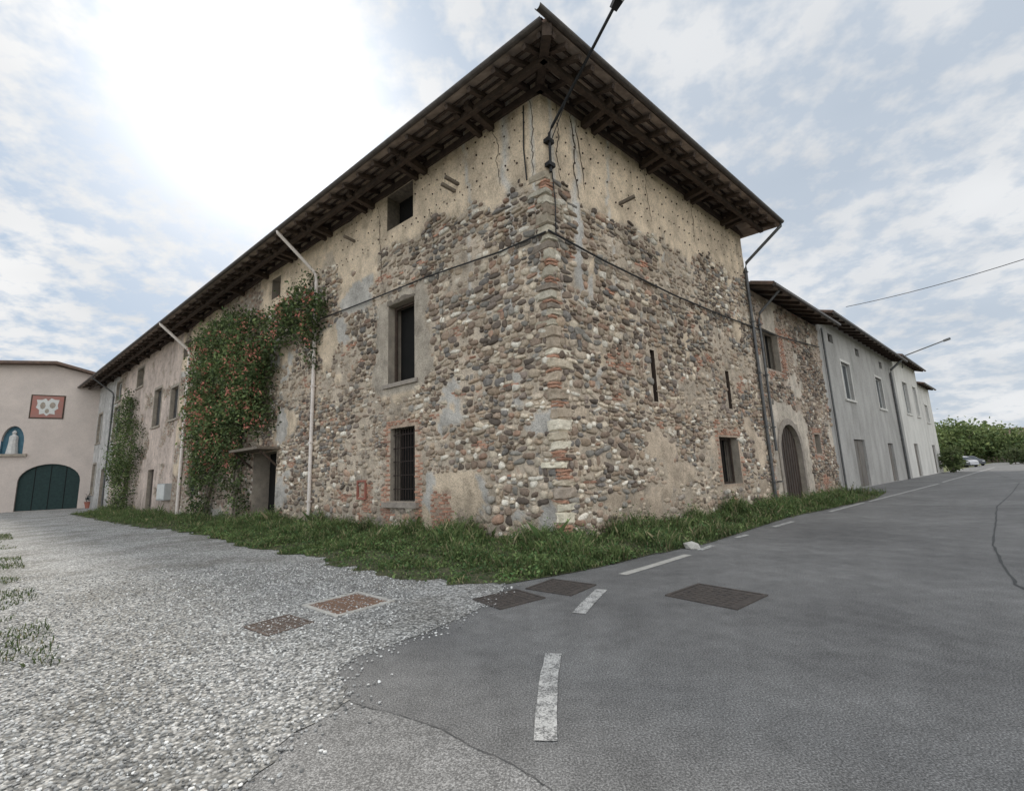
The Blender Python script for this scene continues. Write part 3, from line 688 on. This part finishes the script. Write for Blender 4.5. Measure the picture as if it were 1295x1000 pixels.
for i in range(len(bd)-1):
    a=Vector(bd[i]);bq=Vector(bd[i+1]);L=(bq-a).length;n=max(1,int(L/.06)) if i<12 else 4
    for k_ in range(n):
        p=a.lerp(bq,k_/n);j=.07*(float(fbm(p.x*5,p.y*5,91))-.5)*2;fine.append((p.x+j,p.y+j*.6))
fine.append(bd[-1])
e=FR.P(240,0,0);e2=FR.P(240,0,16);c3=FR.P(40,0,16)
sheet("asphalt_road",[P0]+[(e.x,e.y),(e2.x,e2.y),(c3.x,c3.y),(40,8),(40,-12)]+fine[::-1],0.0,mat_asph)
gl=FL.P(53,0,0)
sheet("gravel_yard",[P0,(gl.x,gl.y),(-48,37),(-75,20),(-75,-12)]+fine[::-1],.004,mat_grav)
pe_=[(-1.2,3.46),(-.98,3.33),(-.75,3.22),(-.5,3.06),(-.3,2.86),(-.08,2.70),(.1,2.5),(.24,2.26),(.35,2.0)]
sheet("asphalt_patch",pe_+[(.5,1.2),(.6,0),(-2.4,0),(-1.76,1.5),(-1.38,2.6),(-1.36,3.1)],.004,mat_patch)
def ribbon(mb,pts,w,z,m):
    pts=[Vector((p[0],p[1])) for p in pts];L=[];Rr=[]
    for i,p in enumerate(pts):
        ww=w*random.uniform(.5,1.4) if m is mat_tar else w
        d=(pts[min(i+1,len(pts)-1)]-pts[max(i-1,0)]).normalized();n=Vector((-d.y,d.x))*ww/2
        L.append((p+n).to_3d()+Vector((0,0,z)));Rr.append((p-n).to_3d()+Vector((0,0,z)))
    for i in range(len(pts)-1): mb.add([L[i],Rr[i],Rr[i+1],L[i+1]],[(0,1,2,3)],m)
mat_tar=M("tar_seam",(.08,.08,.08),(.055,.055,.055),8,.8,.3,60,.004)
def jit(pts,n,j):
    o=[]
    for i in range(len(pts)-1):
        a=Vector(pts[i]);bq=Vector(pts[i+1])
        for k_ in range(n): p=a.lerp(bq,k_/n);o.append((p.x+random.uniform(-j,j),p.y+random.uniform(-j,j)))
    o.append(pts[-1]);return o
mb=MB()
ribbon(mb,jit([(5.0,4.2),(5.8,5.7),(8.0,8.1),(14.3,14.1),(20,19.0),(27.1,25.3),(56.5,56.7)],14,.015),.03,.004,mat_tar)
ribbon(mb,jit(pe_,5,.006),.006,.008,mat_tar)
mb.obj("tar_seams")
m,nt,b=newmat("worn_white_paint");mat_paint=m
nA=noise(nt,7,5,.8);nB=noise(nt,85,3,.8)
f_=ramp(nt,mathn(nt,'ADD',mathn(nt,'MULTIPLY',nA,.5),mathn(nt,'MULTIPLY',nB,.5)),[(.45,0.0),(.53,1.0)])
c=mixc(nt,f_,(.17,.168,.165),(.55,.54,.52));c=mixc(nt,.7,c,ramp(nt,nB,[(.3,.55),(.65,1.2)]),'MULTIPLY')
nt.links.new(c,b.inputs["Base Color"]);b.inputs["Roughness"].default_value=.8;bump(nt,b,nB,.4,.005)
mb=MB();ribbon(mb,jit([(.62,5.25),(.84,5.75),(1.05,6.22)],4,.006),.15,.006,mat_paint);mb.obj("road_marking")
mb=MB();ribbon(mb,jit([(.11,2.9),(.16,3.4),(.2,3.8),(.265,4.17)],4,.006),.135,.006,mat_paint);mb.obj("road_marking")
mb=MB();ribbon(mb,[(1.5,7.02),(2.2,7.65),(2.95,8.35)],.14,.006,mat_conc);mb.obj("road_marking")
mb=MB()
for a,bq in (((3.3,8.75),(3.75,9.2)),((4.6,10.05),(5.0,10.4)),((6.2,11.5),(7.2,12.4)),((9.5,14.4),(12.5,17.0)),((13,17.4),(24.5,27.2)),((26,28.6),(60,58.5))): ribbon(mb,[a,bq],.12,.006,mat_paint)
mb.obj("road_marking")
mb=MB();V_=TV1*np.array([.16,.10,.09])*(1+rng.uniform(-.2,.2,(12,1)))+np.array([3.25,8.95,.05]);mb.add(V_,[tuple(int(i) for i in f) for f in TF1],mat_conc);mb.obj("broken_kerb_stone")
def drain(q,mat,frame_m=None,nrib=7):
    mb=MB();q=[Vector((p[0],p[1],0)) for p in q];U=((q[3]-q[0])+(q[2]-q[1]))/2;Vv=((q[1]-q[0])+(q[2]-q[3]))/2
    Vv=Vector((-U.y,U.x,0)).normalized()*U.length*(1 if Vector((-U.y,U.x,0)).dot(Vv)>0 else -1)*min(1.15,max(.9,Vv.length/U.length))
    O=sum(q,Vector())/4-U/2-Vv/2
    def P(a,bq,z): return O+U*a+Vv*bq+Vector((0,0,z))
    def bx(a0,a1,b0,b1_,z0,z1,m): mb.hexa([P(a0,b0,z0),P(a1,b0,z0),P(a1,b1_,z0),P(a0,b1_,z0),P(a0,b0,z1),P(a1,b0,z1),P(a1,b1_,z1),P(a0,b1_,z1)],m)
    fm=frame_m or mat
    e=.08 if frame_m else .05
    bx(-e,1+e,-e,0,-.01,.016,fm);bx(-e,1+e,1,1+e,-.01,.016,fm);bx(-e,0,0,1,-.01,.016,fm);bx(1,1+e,0,1,-.01,.016,fm)
    bx(.012,.988,.012,.988,-.01,.010,mat)
    for i in range(nrib):
        for j in range(nrib):
            a=.06+i*.89/nrib;c=.06+j*.89/nrib;w=.89/nrib*.62
            bx(a,a+w,c,c+w,.010,.0155,mat)
    mb.obj("drain_cover")
mat_rust1=M("rusted_plate",(.27,.165,.11),(.16,.105,.08),12,.8,.4,80,.004)
mat_rust2=M("brown_iron_cover",(.15,.11,.09),(.09,.07,.06),12,.8,.4,80,.004)
mat_dkc=M("dark_iron_cover",(.105,.088,.078),(.06,.053,.05),12,.7,.4,80,.004)
drain([(-2.5,5.9),(-2.3,6.6),(-1.7,6.05),(-2.0,5.5)],mat_rust1,mat_conc,9)
drain([(-2.9,5.2),(-2.7,5.6),(-2.3,5.3),(-2.5,4.9)],mat_rust2)
drain([(-.5,5.9),(-.1,6.4),(.25,5.95),(-.2,5.5)],mat_dkc)
drain([(.15,6.4),(.45,6.85),(.95,6.45),(.65,6.0)],mat_dkc)
drain([(1.9,5.8),(2.2,6.25),(2.75,5.65),(2.35,5.2)],mat_dkc)
gedge=[(-30,31.5),(-27.3,29.3),(-18,21.2),(-10.3,15.2),(-6.9,11.9),(-4.1,9.6),(-2.6,8.1),(-1.4,7.2),(-.2,6.75),(.7,7.15),(1.3,7.6),(2,8.2),(3.9,9.6),(5.7,11.4),(7.6,13.3),(11.9,16.7),(14,18.4),(17,21.6)]
gf=[]
for i in range(len(gedge)-1):
    a=Vector(gedge[i]);bq=Vector(gedge[i+1]);n=max(1,int((bq-a).length/.15))
    for k_ in range(n):
        p=a.lerp(bq,k_/n);j=.3*(float(fbm(p.x*2.5,p.y*2.5,95))-.5)*2;gf.append((p.x+j,p.y+j))
pe=FR.P(21,0,0);pl_=FL.P(42,0,0)
sheet("grass_verge_soil",[P0,(pe.x,pe.y)]+gf[::-1]+[(pl_.x,pl_.y)],.009,mat_soil)
def inpoly(x,y,poly):
    c=np.zeros(len(x),bool);n=len(poly)
    for i in range(n):
        x1,y1=poly[i];x2,y2=poly[(i+1)%n]
        if y1==y2: continue
        c^=((y1>y)!=(y2>y))&(x<(x2-x1)*(y-y1)/(y2-y1)+x1)
    return c
def leafmat(name,rough=.6,trans=.25):
    m,nt,b=newmat(name);a=node(nt,"ShaderNodeAttribute",attribute_name="Col")
    c=mixc(nt,.6,a.outputs["Color"],ramp(nt,noise(nt,3,1),[(.3,.7),(.7,1.25)]),'MULTIPLY')
    nt.links.new(c,b.inputs["Base Color"]);b.inputs["Roughness"].default_value=rough;b.inputs["Specular IOR Level"].default_value=.25
    if trans:
        tr=node(nt,"ShaderNodeBsdfTranslucent");nt.links.new(c,tr.inputs[0]);mxs=node(nt,"ShaderNodeMixShader");mxs.inputs[0].default_value=trans
        nt.links.new(b.outputs[0],mxs.inputs[1]);nt.links.new(tr.outputs[0],mxs.inputs[2]);nt.links.new(mxs.outputs[0],nt.nodes["Material Output"].inputs[0])
    return m
mat_grass=leafmat("grass_blades",.7,0);mat_leaf=leafmat("vine_leaves");mat_tree=leafmat("tree_leaves")
poly_v=[P0,(pe.x,pe.y)]+gf[::-1]+[(pl_.x,pl_.y)]
def grass(name,x,y,hs,wd,seed,colA=(.05,.095,.028),colB=(.15,.185,.068)):
    r=np.random.default_rng(seed);N=len(x)
    th=r.uniform(0,2*np.pi,N);ln=r.uniform(.1,.8,N)*hs;ld=r.uniform(0,2*np.pi,N)
    b0=np.stack([x,y,0*x],1);dx=np.stack([np.cos(th),np.sin(th),0*x],1)*wd[:,None]/2
    mid=b0+np.stack([np.cos(ld)*ln*.35,np.sin(ld)*ln*.35,hs*.6],1);tip=b0+np.stack([np.cos(ld)*ln,np.sin(ld)*ln,hs*.95],1)
    V=np.stack([b0-dx,b0+dx,mid+dx*.8,tip,mid-dx*.8],1).reshape(-1,3)
    Fq=np.arange(N*5).reshape(N,5)
    t=r.random((N,1));c=np.array(colA)*(1-t)+np.array(colB)*t;dr=r.random((N,1))<.12;c=np.where(dr,np.array([.34,.29,.17]),c)
    tn=(.5+1.0*fbm(x*1.2,y*1.2,59))[:,None];c=c*tn
    sh=np.array([.5,.5,.95,1.2,.95])[None,:,None]
    return raw_mesh(name,V,Fq,[mat_grass],None,col=(c[:,None,:]*sh).reshape(-1,3))
gx=[];gy=[]
for F,s0,s1,n in ((FL,-3,14,64000),(FL,14,42,24000),(FR,-3,13,44000),(FR,13,21,7000)):
    s=rng.uniform(s0,s1,n);o=rng.uniform(.02,4.0,n);p=F.PA(s,0*s,o);gx.append(p[:,0]+rng.normal(0,.05,n));gy.append(p[:,1])
gx=np.concatenate(gx);gy=np.concatenate(gy);k_=inpoly(gx,gy,poly_v);gx=gx[k_];gy=gy[k_]
cl=fbm(gx*1.8,gy*1.8,50);k_=rng.random(len(gx))<np.clip((cl-.20)*3.5,.45,1);gx,gy,cl=gx[k_],gy[k_],cl[k_]
rel=np.stack([gx-P0[0],gy-P0[1]],1);pL=rel@np.array(FL.n[:2]);pR=rel@np.array(FR.n[:2]);dist=np.maximum(pL,pR)
hs=(.09+.40*np.clip((cl-.42)*2.8,0,1))*rng.uniform(.4,1.25,len(gx))*np.clip(1.3-dist*.27,.4,1.2)
grass("grass_verge",gx,gy,hs,rng.uniform(.007,.018,len(gx)),5)
def cards(name,C,size,mat,cols,parent=None,flat=None,seed=1,asp=.6):
    r=np.random.default_rng(seed);N=len(C)
    a=r.normal(size=(N,3))
    if flat is not None: a=a+flat
    a/=np.linalg.norm(a,axis=1,keepdims=True);t=r.normal(size=(N,3));bq=np.cross(a,t);bq/=np.linalg.norm(bq,axis=1,keepdims=True);cc=np.cross(a,bq)
    L=bq*size[:,None];Wd=cc*size[:,None]*asp;nrm=a*size[:,None]*.18
    V=np.stack([C-L,C+Wd*.9+nrm-L*.1,C+L,C-Wd*.9+nrm-L*.1],1).reshape(-1,3)
    return raw_mesh(name,V,np.arange(N*4).reshape(N,4),[mat],parent,col=np.repeat(cols,4,0))
n=42000;pw_=cl**1.5;ii=rng.choice(len(gx),n,p=pw_/np.sum(pw_));wz=rng.uniform(.05,1.0,n)*hs[ii]*1.05+.01
Cw=np.stack([gx[ii]+rng.normal(0,.05,n),gy[ii]+rng.normal(0,.05,n),wz],1)
t=rng.random((n,1));tn=(.5+1.0*fbm(Cw[:,0]*1.7,Cw[:,1]*1.7,61))[:,None];cw=(np.array([.045,.10,.033])*(1-t)+np.array([.16,.215,.075])*t)*tn
cards("weeds",Cw,rng.uniform(.015,.042,n),mat_grass,cw,flat=np.array([0,0,1.0]))
n=16000;y=rng.uniform(4.3,18,n);x=-5.9-(y-5.4)*1.12+rng.uniform(-1.6,.7,n)
k_=(fbm(x*1.1,y*1.1,56)>.50);x,y=x[k_],y[k_]
grass("grass_patch",x,y,rng.uniform(.015,.075,len(x)),rng.uniform(.006,.015,len(x)),9)
# pebbles
n=30000;x=-1.3-rng.gamma(1.6,2.0,n);y=rng.uniform(1.2,9,n)
gp=fine+[(-30,-12),(-30,18),(-9.2,14.0)]
k_=inpoly(x,y,gp)&~inpoly(x,y,poly_v)&(x>-11);x,y=x[k_],y[k_]
fe=np.array(fine[:130]*7)
xs=np.concatenate([x,fe[:,0]+rng.normal(0.0,.10,len(fe))]);ys=np.concatenate([y,fe[:,1]+rng.normal(0,.10,len(fe))])
N=len(xs);rr=rng.uniform(.005,.013,N)
V=np.repeat(TV1[None],N,0)*(1+rng.uniform(-.3,.3,(N,12,1)))*rr[:,None,None]*np.array([1.2,.95,.7])
an=rng.uniform(0,6.28,N);ca,sa=np.cos(an)[:,None],np.sin(an)[:,None]
V=np.stack([V[:,:,0]*ca-V[:,:,1]*sa+xs[:,None],V[:,:,0]*sa+V[:,:,1]*ca+ys[:,None],V[:,:,2]+.006+rr[:,None]*.3],-1).reshape(-1,3)
g=rng.choice([.2,.32,.46,.62,.8],N,p=[.22,.3,.23,.15,.1])[:,None]*np.array([1,.99,.96])*rng.uniform(.85,1.15,(N,1))
mat_peb=M("pebbles",(1,1,1),(.85,.85,.85),30,.85,0,60,.002,attr=True,fine=False)
raw_mesh("gravel_stones",V,(TF1[None]+np.arange(N)[:,None,None]*12).reshape(-1,3),[mat_peb],None,col=np.repeat(g,12,0))
# ---------------------------------------------------------------- vines
def vine(name,blobs,n,trunks,flowers,seed,th_=.36):
    par=empty(name);r=np.random.default_rng(seed)
    wts=np.array([b_[2]*b_[3] for b_ in blobs]);wts=wts/wts.sum()
    nc=int(n/20);bi=r.choice(len(blobs),nc,p=wts);B=np.array(blobs)[bi]
    th=r.uniform(0,6.28,nc);rd=np.sqrt(r.random(nc))*1.15
    cs=B[:,0]+B[:,2]*rd*np.cos(th);cz=B[:,1]+B[:,3]*rd*np.sin(th);cO=B[:,4]*np.sqrt(np.clip(1-(rd*.85)**2,0.02,1))*r.uniform(.4,1.25,nc)+.08
    k_=(fbm(cs*.9,cz*.9,seed+5)>th_)&(cz>.1)&(cz<10.6);cs,cz,cO=cs[k_],cz[k_],cO[k_]
    m_=20;s=np.repeat(cs,m_)+r.normal(0,.21,len(cs)*m_);z=np.repeat(cz,m_)+r.normal(0,.21,len(cs)*m_)-.1;o=np.clip(np.repeat(cO,m_)+r.normal(0,.17,len(cs)*m_),.04,2)
    C=FL.PA(s,z,o)
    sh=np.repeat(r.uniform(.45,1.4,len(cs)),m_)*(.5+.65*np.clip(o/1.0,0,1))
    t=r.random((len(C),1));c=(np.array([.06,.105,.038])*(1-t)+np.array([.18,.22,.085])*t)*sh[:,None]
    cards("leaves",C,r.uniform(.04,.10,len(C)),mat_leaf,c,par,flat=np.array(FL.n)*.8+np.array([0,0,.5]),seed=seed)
    if flowers:
        fi=r.choice(len(cs),flowers);fs=np.repeat(cs[fi],8)+r.normal(0,.13,flowers*8);fz=np.repeat(cz[fi],8)+r.normal(0,.12,flowers*8);fo=np.repeat(cO[fi],8)+r.uniform(.1,.35,flowers*8)
        q=(fz<8.8)&(fz>2);C=FL.PA(fs,fz,fo)[q];c=np.array([.66,.26,.20])*r.uniform(.6,1.2,(len(C),1))
        cards("blossoms",C,r.uniform(.05,.085,len(C)),mat_leaf,c,par,seed=seed+1,asp=.5)
    mb=MB()
    for s0,s1,zt in trunks:
        for k2 in range(3):
            pts=[]
            for i in range(9): t=i/8;pts.append(FL.P(s0+(s1-s0)*t+.18*math.sin(t*7+k2*2)+k2*.08,.0+zt*t,.12+.12*math.sin(t*5+k2)))
            mb.tube(pts,[.05*(1-.6*i/8) for i in range(9)],mat_wood2,6)
    for k2 in range(3 if flowers else 0):
        mb.tube([FL.P(16.5-i*.9,7.4+.2*math.sin(i*1.3+k2)+.1*k2,.15+.05*k2) for i in range(7)],[.03*(1-.1*i) for i in range(7)],mat_wood2,5)
    mb.obj("stems",par)
vine("trumpet_vine",[(18.6,7.0,3.5,2.6,1.1),(20.9,7.9,1.9,2.0,.8),(20.3,5.0,2.2,2.6,1.0),(16.3,6.6,2.2,2.3,1.0),(17.2,4.6,2.6,1.7,1.1),(14.9,5.6,1.3,2.0,.8),(13.4,7.9,2.0,.9,.7),(11.3,8.3,1.4,1.15,.6),(10.6,7.4,.6,1.2,.35),(20.3,2.5,1.5,2.0,.8),(21.4,1.3,.6,1.3,.5),(17.3,1.8,.9,2.0,.55),(16.3,.9,.4,.9,.35),(15.4,5.6,1.2,1.2,.7)],42000,[(20.6,19.5,5),(17.0,17.5,5.5)],340,11)
vine("climbing_ivy",[(36.8,4.3,3.0,2.2,1.0),(37.5,6.6,1.5,1.5,.7),(38,8.0,.7,.9,.5),(37.0,2.0,2.4,1.8,1.0)],9000,[(37,37,6)],0,13)
# ---------------------------------------------------------------- lamps and wires
mb=MB();a=FR.P(.12,8.7,.1);bb=FR.P(.12,9.75,.12);tip=Vector((2.48,8.29,11.2))
mb.tube([a,bb,bb+(tip-bb)*.05+Vector((0,0,.03)),tip],.035,mat_lampg,10)
for z in (8.85,9.5): FR.box(mb,.02,.24,z,z+.1,-.02,.16,mat_lampg)
d=(tip-bb).normalized();x=d.cross(Vector((0,0,1))).normalized();y=x.cross(d).normalized()
e=tip+d*.66
mb.hexa([tip-x*.08-y*.05,tip+x*.08-y*.05,e+x*.18-y*.07,e-x*.18-y*.07,tip-x*.07+y*.05,tip+x*.07+y*.05,e+x*.14+y*.07,e-x*.14+y*.07],mat_lampg)
mb.hexa([tip+d*.2-x*.09-y*.075,tip+d*.2+x*.09-y*.075,e-d*.06+x*.13-y*.09,e-d*.06-x*.13-y*.09,tip+d*.2-x*.09-y*.04,tip+d*.2+x*.09-y*.04,e-d*.06+x*.13-y*.05,e-d*.06-x*.13-y*.05],mat_box)
mb.tube([bb+Vector((0,0,-.3)),FR.P(.1,9.9,.5),bb+(tip-bb)*.3],.012,mat_cable,5)
mb.obj("street_lamp")
mb=MB();q=FR.pix(1193,431,2.6)
a=FR.P(43.5,10.2,.3);tip=FR.P(q[0],q[1],2.6)
mb.tube([FR.P(43.5,9.2,.05),a,tip],.05,mat_pipe_g,8);dd=(tip-a).normalized()
mb.hexa([tip-FR.d*.14-Vector((0,0,.08)),tip+FR.d*.14-Vector((0,0,.08)),tip+dd*.9+FR.d*.16-Vector((0,0,.1)),tip+dd*.9-FR.d*.16-Vector((0,0,.1)),tip-FR.d*.1+Vector((0,0,.08)),tip+FR.d*.1+Vector((0,0,.08)),tip+dd*.9+FR.d*.12+Vector((0,0,.06)),tip+dd*.9-FR.d*.12+Vector((0,0,.06))],mat_pipe_g)
mb.obj("street_lamp")
C0=Vector((0,0,H));q=FR.pix(1070,388,.3);A=FR.P(q[0],q[1],.3)
r_=ray(1420,286);B=C0+r_*.03
mb=MB();pts=[]
for i in range(13):
    t=i/12;p=A.lerp(B,t);p.z-=.25*4*t*(1-t);pts.append(p)
mb.tube(pts,.018,mat_cable,5);mb.obj("overhead_wire")
mb=MB();mb.tube([(B.x,B.y,0),(B.x,B.y,B.z+.4)],[.14,.09],mat_wood2,10);mb.beam((B.x-.4,B.y+.4,B.z),(B.x+.4,B.y-.4,B.z),.08,.1,mat_wood2);mb.obj("utility_pole")
# ---------------------------------------------------------------- distance
def tree_mass(name,specs,nl,seed,size=(.25,.5),tint=1.0):
    par=empty(name);r=np.random.default_rng(seed);mb=MB();Cs=[];cc=[]
    for (x,y,h,cr) in specs:
        mb.tube([(x,y,0),(x+.1,y,h*.4),(x,y+.1,h*.7)],[h*.025,h*.018,h*.008],mat_wood2,7)
        for k_ in range(5):
            a=r.uniform(0,6.28);mb.tube([(x,y,h*.35),(x+math.cos(a)*cr*.6,y+math.sin(a)*cr*.6,h*r.uniform(.55,.85))],[h*.01,h*.004],mat_wood2,5)
        nc=45;d=r.normal(size=(nc,3));d/=np.linalg.norm(d,axis=1,keepdims=True);d*=r.uniform(.35,1.05,(nc,1))
        cen=np.array([x,y,h*.52])+d*np.array([cr,cr,h*.46]);tone=r.uniform(.6,1.3,nc)*tint
        for c_,tn in zip(cen,tone):
            m_=nl//nc;p=c_+r.normal(0,cr*.17,(m_,3));Cs.append(p);t=r.random((m_,1));cc.append((np.array([.06,.095,.035])*(1-t)+np.array([.15,.18,.07])*t)*tn)
    Cs=np.concatenate(Cs);cc=np.concatenate(cc);k_=Cs[:,2]>.1;Cs=Cs[k_];cc=cc[k_]
    cards("foliage",Cs,r.uniform(size[0],size[1],len(Cs)),mat_tree,cc,par,seed=seed);mb.obj("trunks",par)
sp=[]
for i in range(14):
    px=1184+i*8.2;dst=random.uniform(100,135);r_=ray(px,560);r_.z=0;r_.normalize();p=r_*(dst*1.35);sp.append((p.x,p.y,random.uniform(9,12.5)*(1-.03*i),random.uniform(3.5,5)))
tree_mass("distant_trees",sp,1350,21,tint=1.35)
hd=[]
for i in range(6):
    r_=ray(1282+i*9,575);r_.z=0;r_.normalize();p=r_*(105+i*1.5);hd.append((p.x,p.y,2.6,1.6))
tree_mass("dark_hedge",hd,700,22,(.12,.25),.7)
bp=[]
for s_,h_b in ((54.5,2.4),(56.5,2.6)):
    p=FR.P(s_,0,.9);bp.append((p.x,p.y,h_b,.9))
tree_mass("garden_shrub",bp,700,23,(.1,.2))
r_=ray(1290,570);r_.z=0;r_.normalize();p=r_*150;Fd=Fac((p.x-6,p.y+4),(.75,-.66));dh=empty("distant_house");mb=MB();Fd.box(mb,0,16,0,5.6,-8,0,mat_plsur);mb.obj("walls",dh);gable(Fd,0,16,.6,5.6,8,dh,20,.5,.5,False)
def car(px,py,head,paint):
    r_=ray(px,py);t=-H/r_.z;p=Vector((r_.x*t,r_.y*t,0));d=Vector((math.cos(head),math.sin(head),0));w=Vector((-d.y,d.x,0))
    par=empty("parked_car");mb=MB();up=Vector((0,0,1))
    prof=[(-2.1,.3),(-2.15,.75),(-2.0,.95),(-1.2,1.02),(-.5,1.05),(.9,1.0),(1.85,.9),(2.1,.7),(2.12,.3)]
    cab=[(-1.95,.96),(-1.55,1.4),(-.6,1.5),(.2,1.42),(1.0,1.0)]
    def ext(prof,hw0,hw1,m):
        n=len(prof);zmin=min(z for _,z in prof);zmax=max(z for _,z in prof);L=[];Rr=[]
        for x,z in prof:
            hw=hw0+(hw1-hw0)*(z-zmin)/(zmax-zmin);L.append(p+d*x+w*hw+up*z);Rr.append(p+d*x-w*hw+up*z)
        mb.add(L+Rr,[tuple(range(n)),tuple(range(2*n-1,n-1,-1))]+[(i,(i+1)%n,n+(i+1)%n,n+i) for i in range(n)],m)
    ext(prof,.86,.8,paint);ext(cab,.78,.62,mat_glass);ext([(-1.6,1.4),(-1.5,1.46),(-.6,1.53),(.2,1.45),(.3,1.38)],.66,.6,paint)
    for x in (-1.35,1.35):
        for sgn in (-1,1): c=p+d*x+w*(sgn*.8)+up*.32;mb.tube([c-w*.1,c+w*.1],.32,mat_cable,14);mb.tube([c-w*.11,c+w*.11],.18,mat_box,10)
    for sgn in (-1,1): q=p+d*2.1+w*(sgn*.62)+up*.7;mb.hexa([q+d*a+w*bq+up*c for c in (-.07,.07) for a,bq in ((-.05,-.15),(.04,-.15),(.04,.15),(-.05,.15))],mat_whitep)
    mb.obj("body",par,bevel=.02)
mat_cd=M("dark_car_paint",(.05,.055,.065),(.04,.045,.055),2,.3,0,spec=.5,fine=False);mat_cs=M("silver_car_paint",(.5,.5,.52),(.45,.45,.47),2,.35,0,spec=.5,fine=False)
car(1207,591,-1.9,mat_cd);car(1218,590.5,-1.9,mat_cs);car(1228,589,-1.9,mat_cd)
# ---------------------------------------------------------------- light
AZ=math.radians(-30.9);EL=math.radians(39.4)
sd=Vector((math.sin(AZ)*math.cos(EL),math.cos(AZ)*math.cos(EL),math.sin(EL)))
sl=bpy.data.lights.new("sun",'SUN');sl.energy=2.8;sl.angle=math.radians(6);sl.color=(1,.93,.82);so=bpy.data.objects.new("sun",sl);COL.objects.link(so)
so.rotation_euler=sd.to_track_quat('Z','Y').to_euler()
w=bpy.data.worlds.new("World");scene.world=w;w.use_nodes=True;nt=w.node_tree;bg=nt.nodes["Background"];bg.inputs[1].default_value=.1
sk=node(nt,"ShaderNodeTexSky",sky_type='NISHITA');sk.sun_disc=False;sk.sun_elevation=EL;sk.sun_rotation=AZ;sk.air_density=1;sk.dust_density=2.5
tc=node(nt,"ShaderNodeTexCoord");sp_=node(nt,"ShaderNodeSeparateXYZ");nt.links.new(tc.outputs["Generated"],sp_.inputs[0])
zz=mathn(nt,'ADD',mathn(nt,'MAXIMUM',sp_.outputs[2],0),.28)
cx=node(nt,"ShaderNodeCombineXYZ");nt.links.new(mathn(nt,'DIVIDE',sp_.outputs[0],zz),cx.inputs[0]);nt.links.new(mathn(nt,'DIVIDE',sp_.outputs[1],zz),cx.inputs[1])
big=noise(nt,1.7,3,.6,cx.outputs[0]);sm_=noise(nt,11,4,.6,cx.outputs[0])
cov=mathn(nt,'ADD',mathn(nt,'MULTIPLY',big,.42),mathn(nt,'MULTIPLY',sm_,.58))
lf=ramp(nt,mathn(nt,'MULTIPLY_ADD',sp_.outputs[0],.5,.5),[(.35,0.0),(.62,1.0)])
cf=ramp(nt,cov,[(.44,.0),(.50,.55),(.55,1.0)])
cf=mixc(nt,mathn(nt,'MULTIPLY',lf,.55),cf,(.8,.8,.8))
tone=ramp(nt,big,[(.3,(6.7,6.9,7.15)),(.65,(8.9,8.95,9.0))])
skc=mixc(nt,cf,mixc(nt,.85,sk.outputs[0],(3.9,5.15,6.7)),tone)
bk=ramp(nt,mathn(nt,'MULTIPLY_ADD',sp_.outputs[1],-.5,.5),[(.42,(1,1,1)),(.85,(2.4,2.3,2.15))])  # sky behind the camera brightened and warmed, an added fill for the facades
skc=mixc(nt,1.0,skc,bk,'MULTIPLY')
dp=node(nt,"ShaderNodeVectorMath",operation='DOT_PRODUCT');nt.links.new(tc.outputs["Generated"],dp.inputs[0]);dp.inputs[1].default_value=sd
dm=mathn(nt,'MAXIMUM',dp.outputs["Value"],0)
gl_=mathn(nt,'ADD',mathn(nt,'MULTIPLY',mathn(nt,'POWER',dm,90),9.0),mathn(nt,'MULTIPLY',mathn(nt,'POWER',dm,18),1.9))
cg=node(nt,"ShaderNodeCombineColor");nt.links.new(gl_,cg.inputs[0]);nt.links.new(mathn(nt,'MULTIPLY',gl_,.98),cg.inputs[1]);nt.links.new(mathn(nt,'MULTIPLY',gl_,.92),cg.inputs[2])
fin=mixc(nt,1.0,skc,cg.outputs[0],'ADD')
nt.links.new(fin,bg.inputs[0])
print("script time",time.time()-T0)
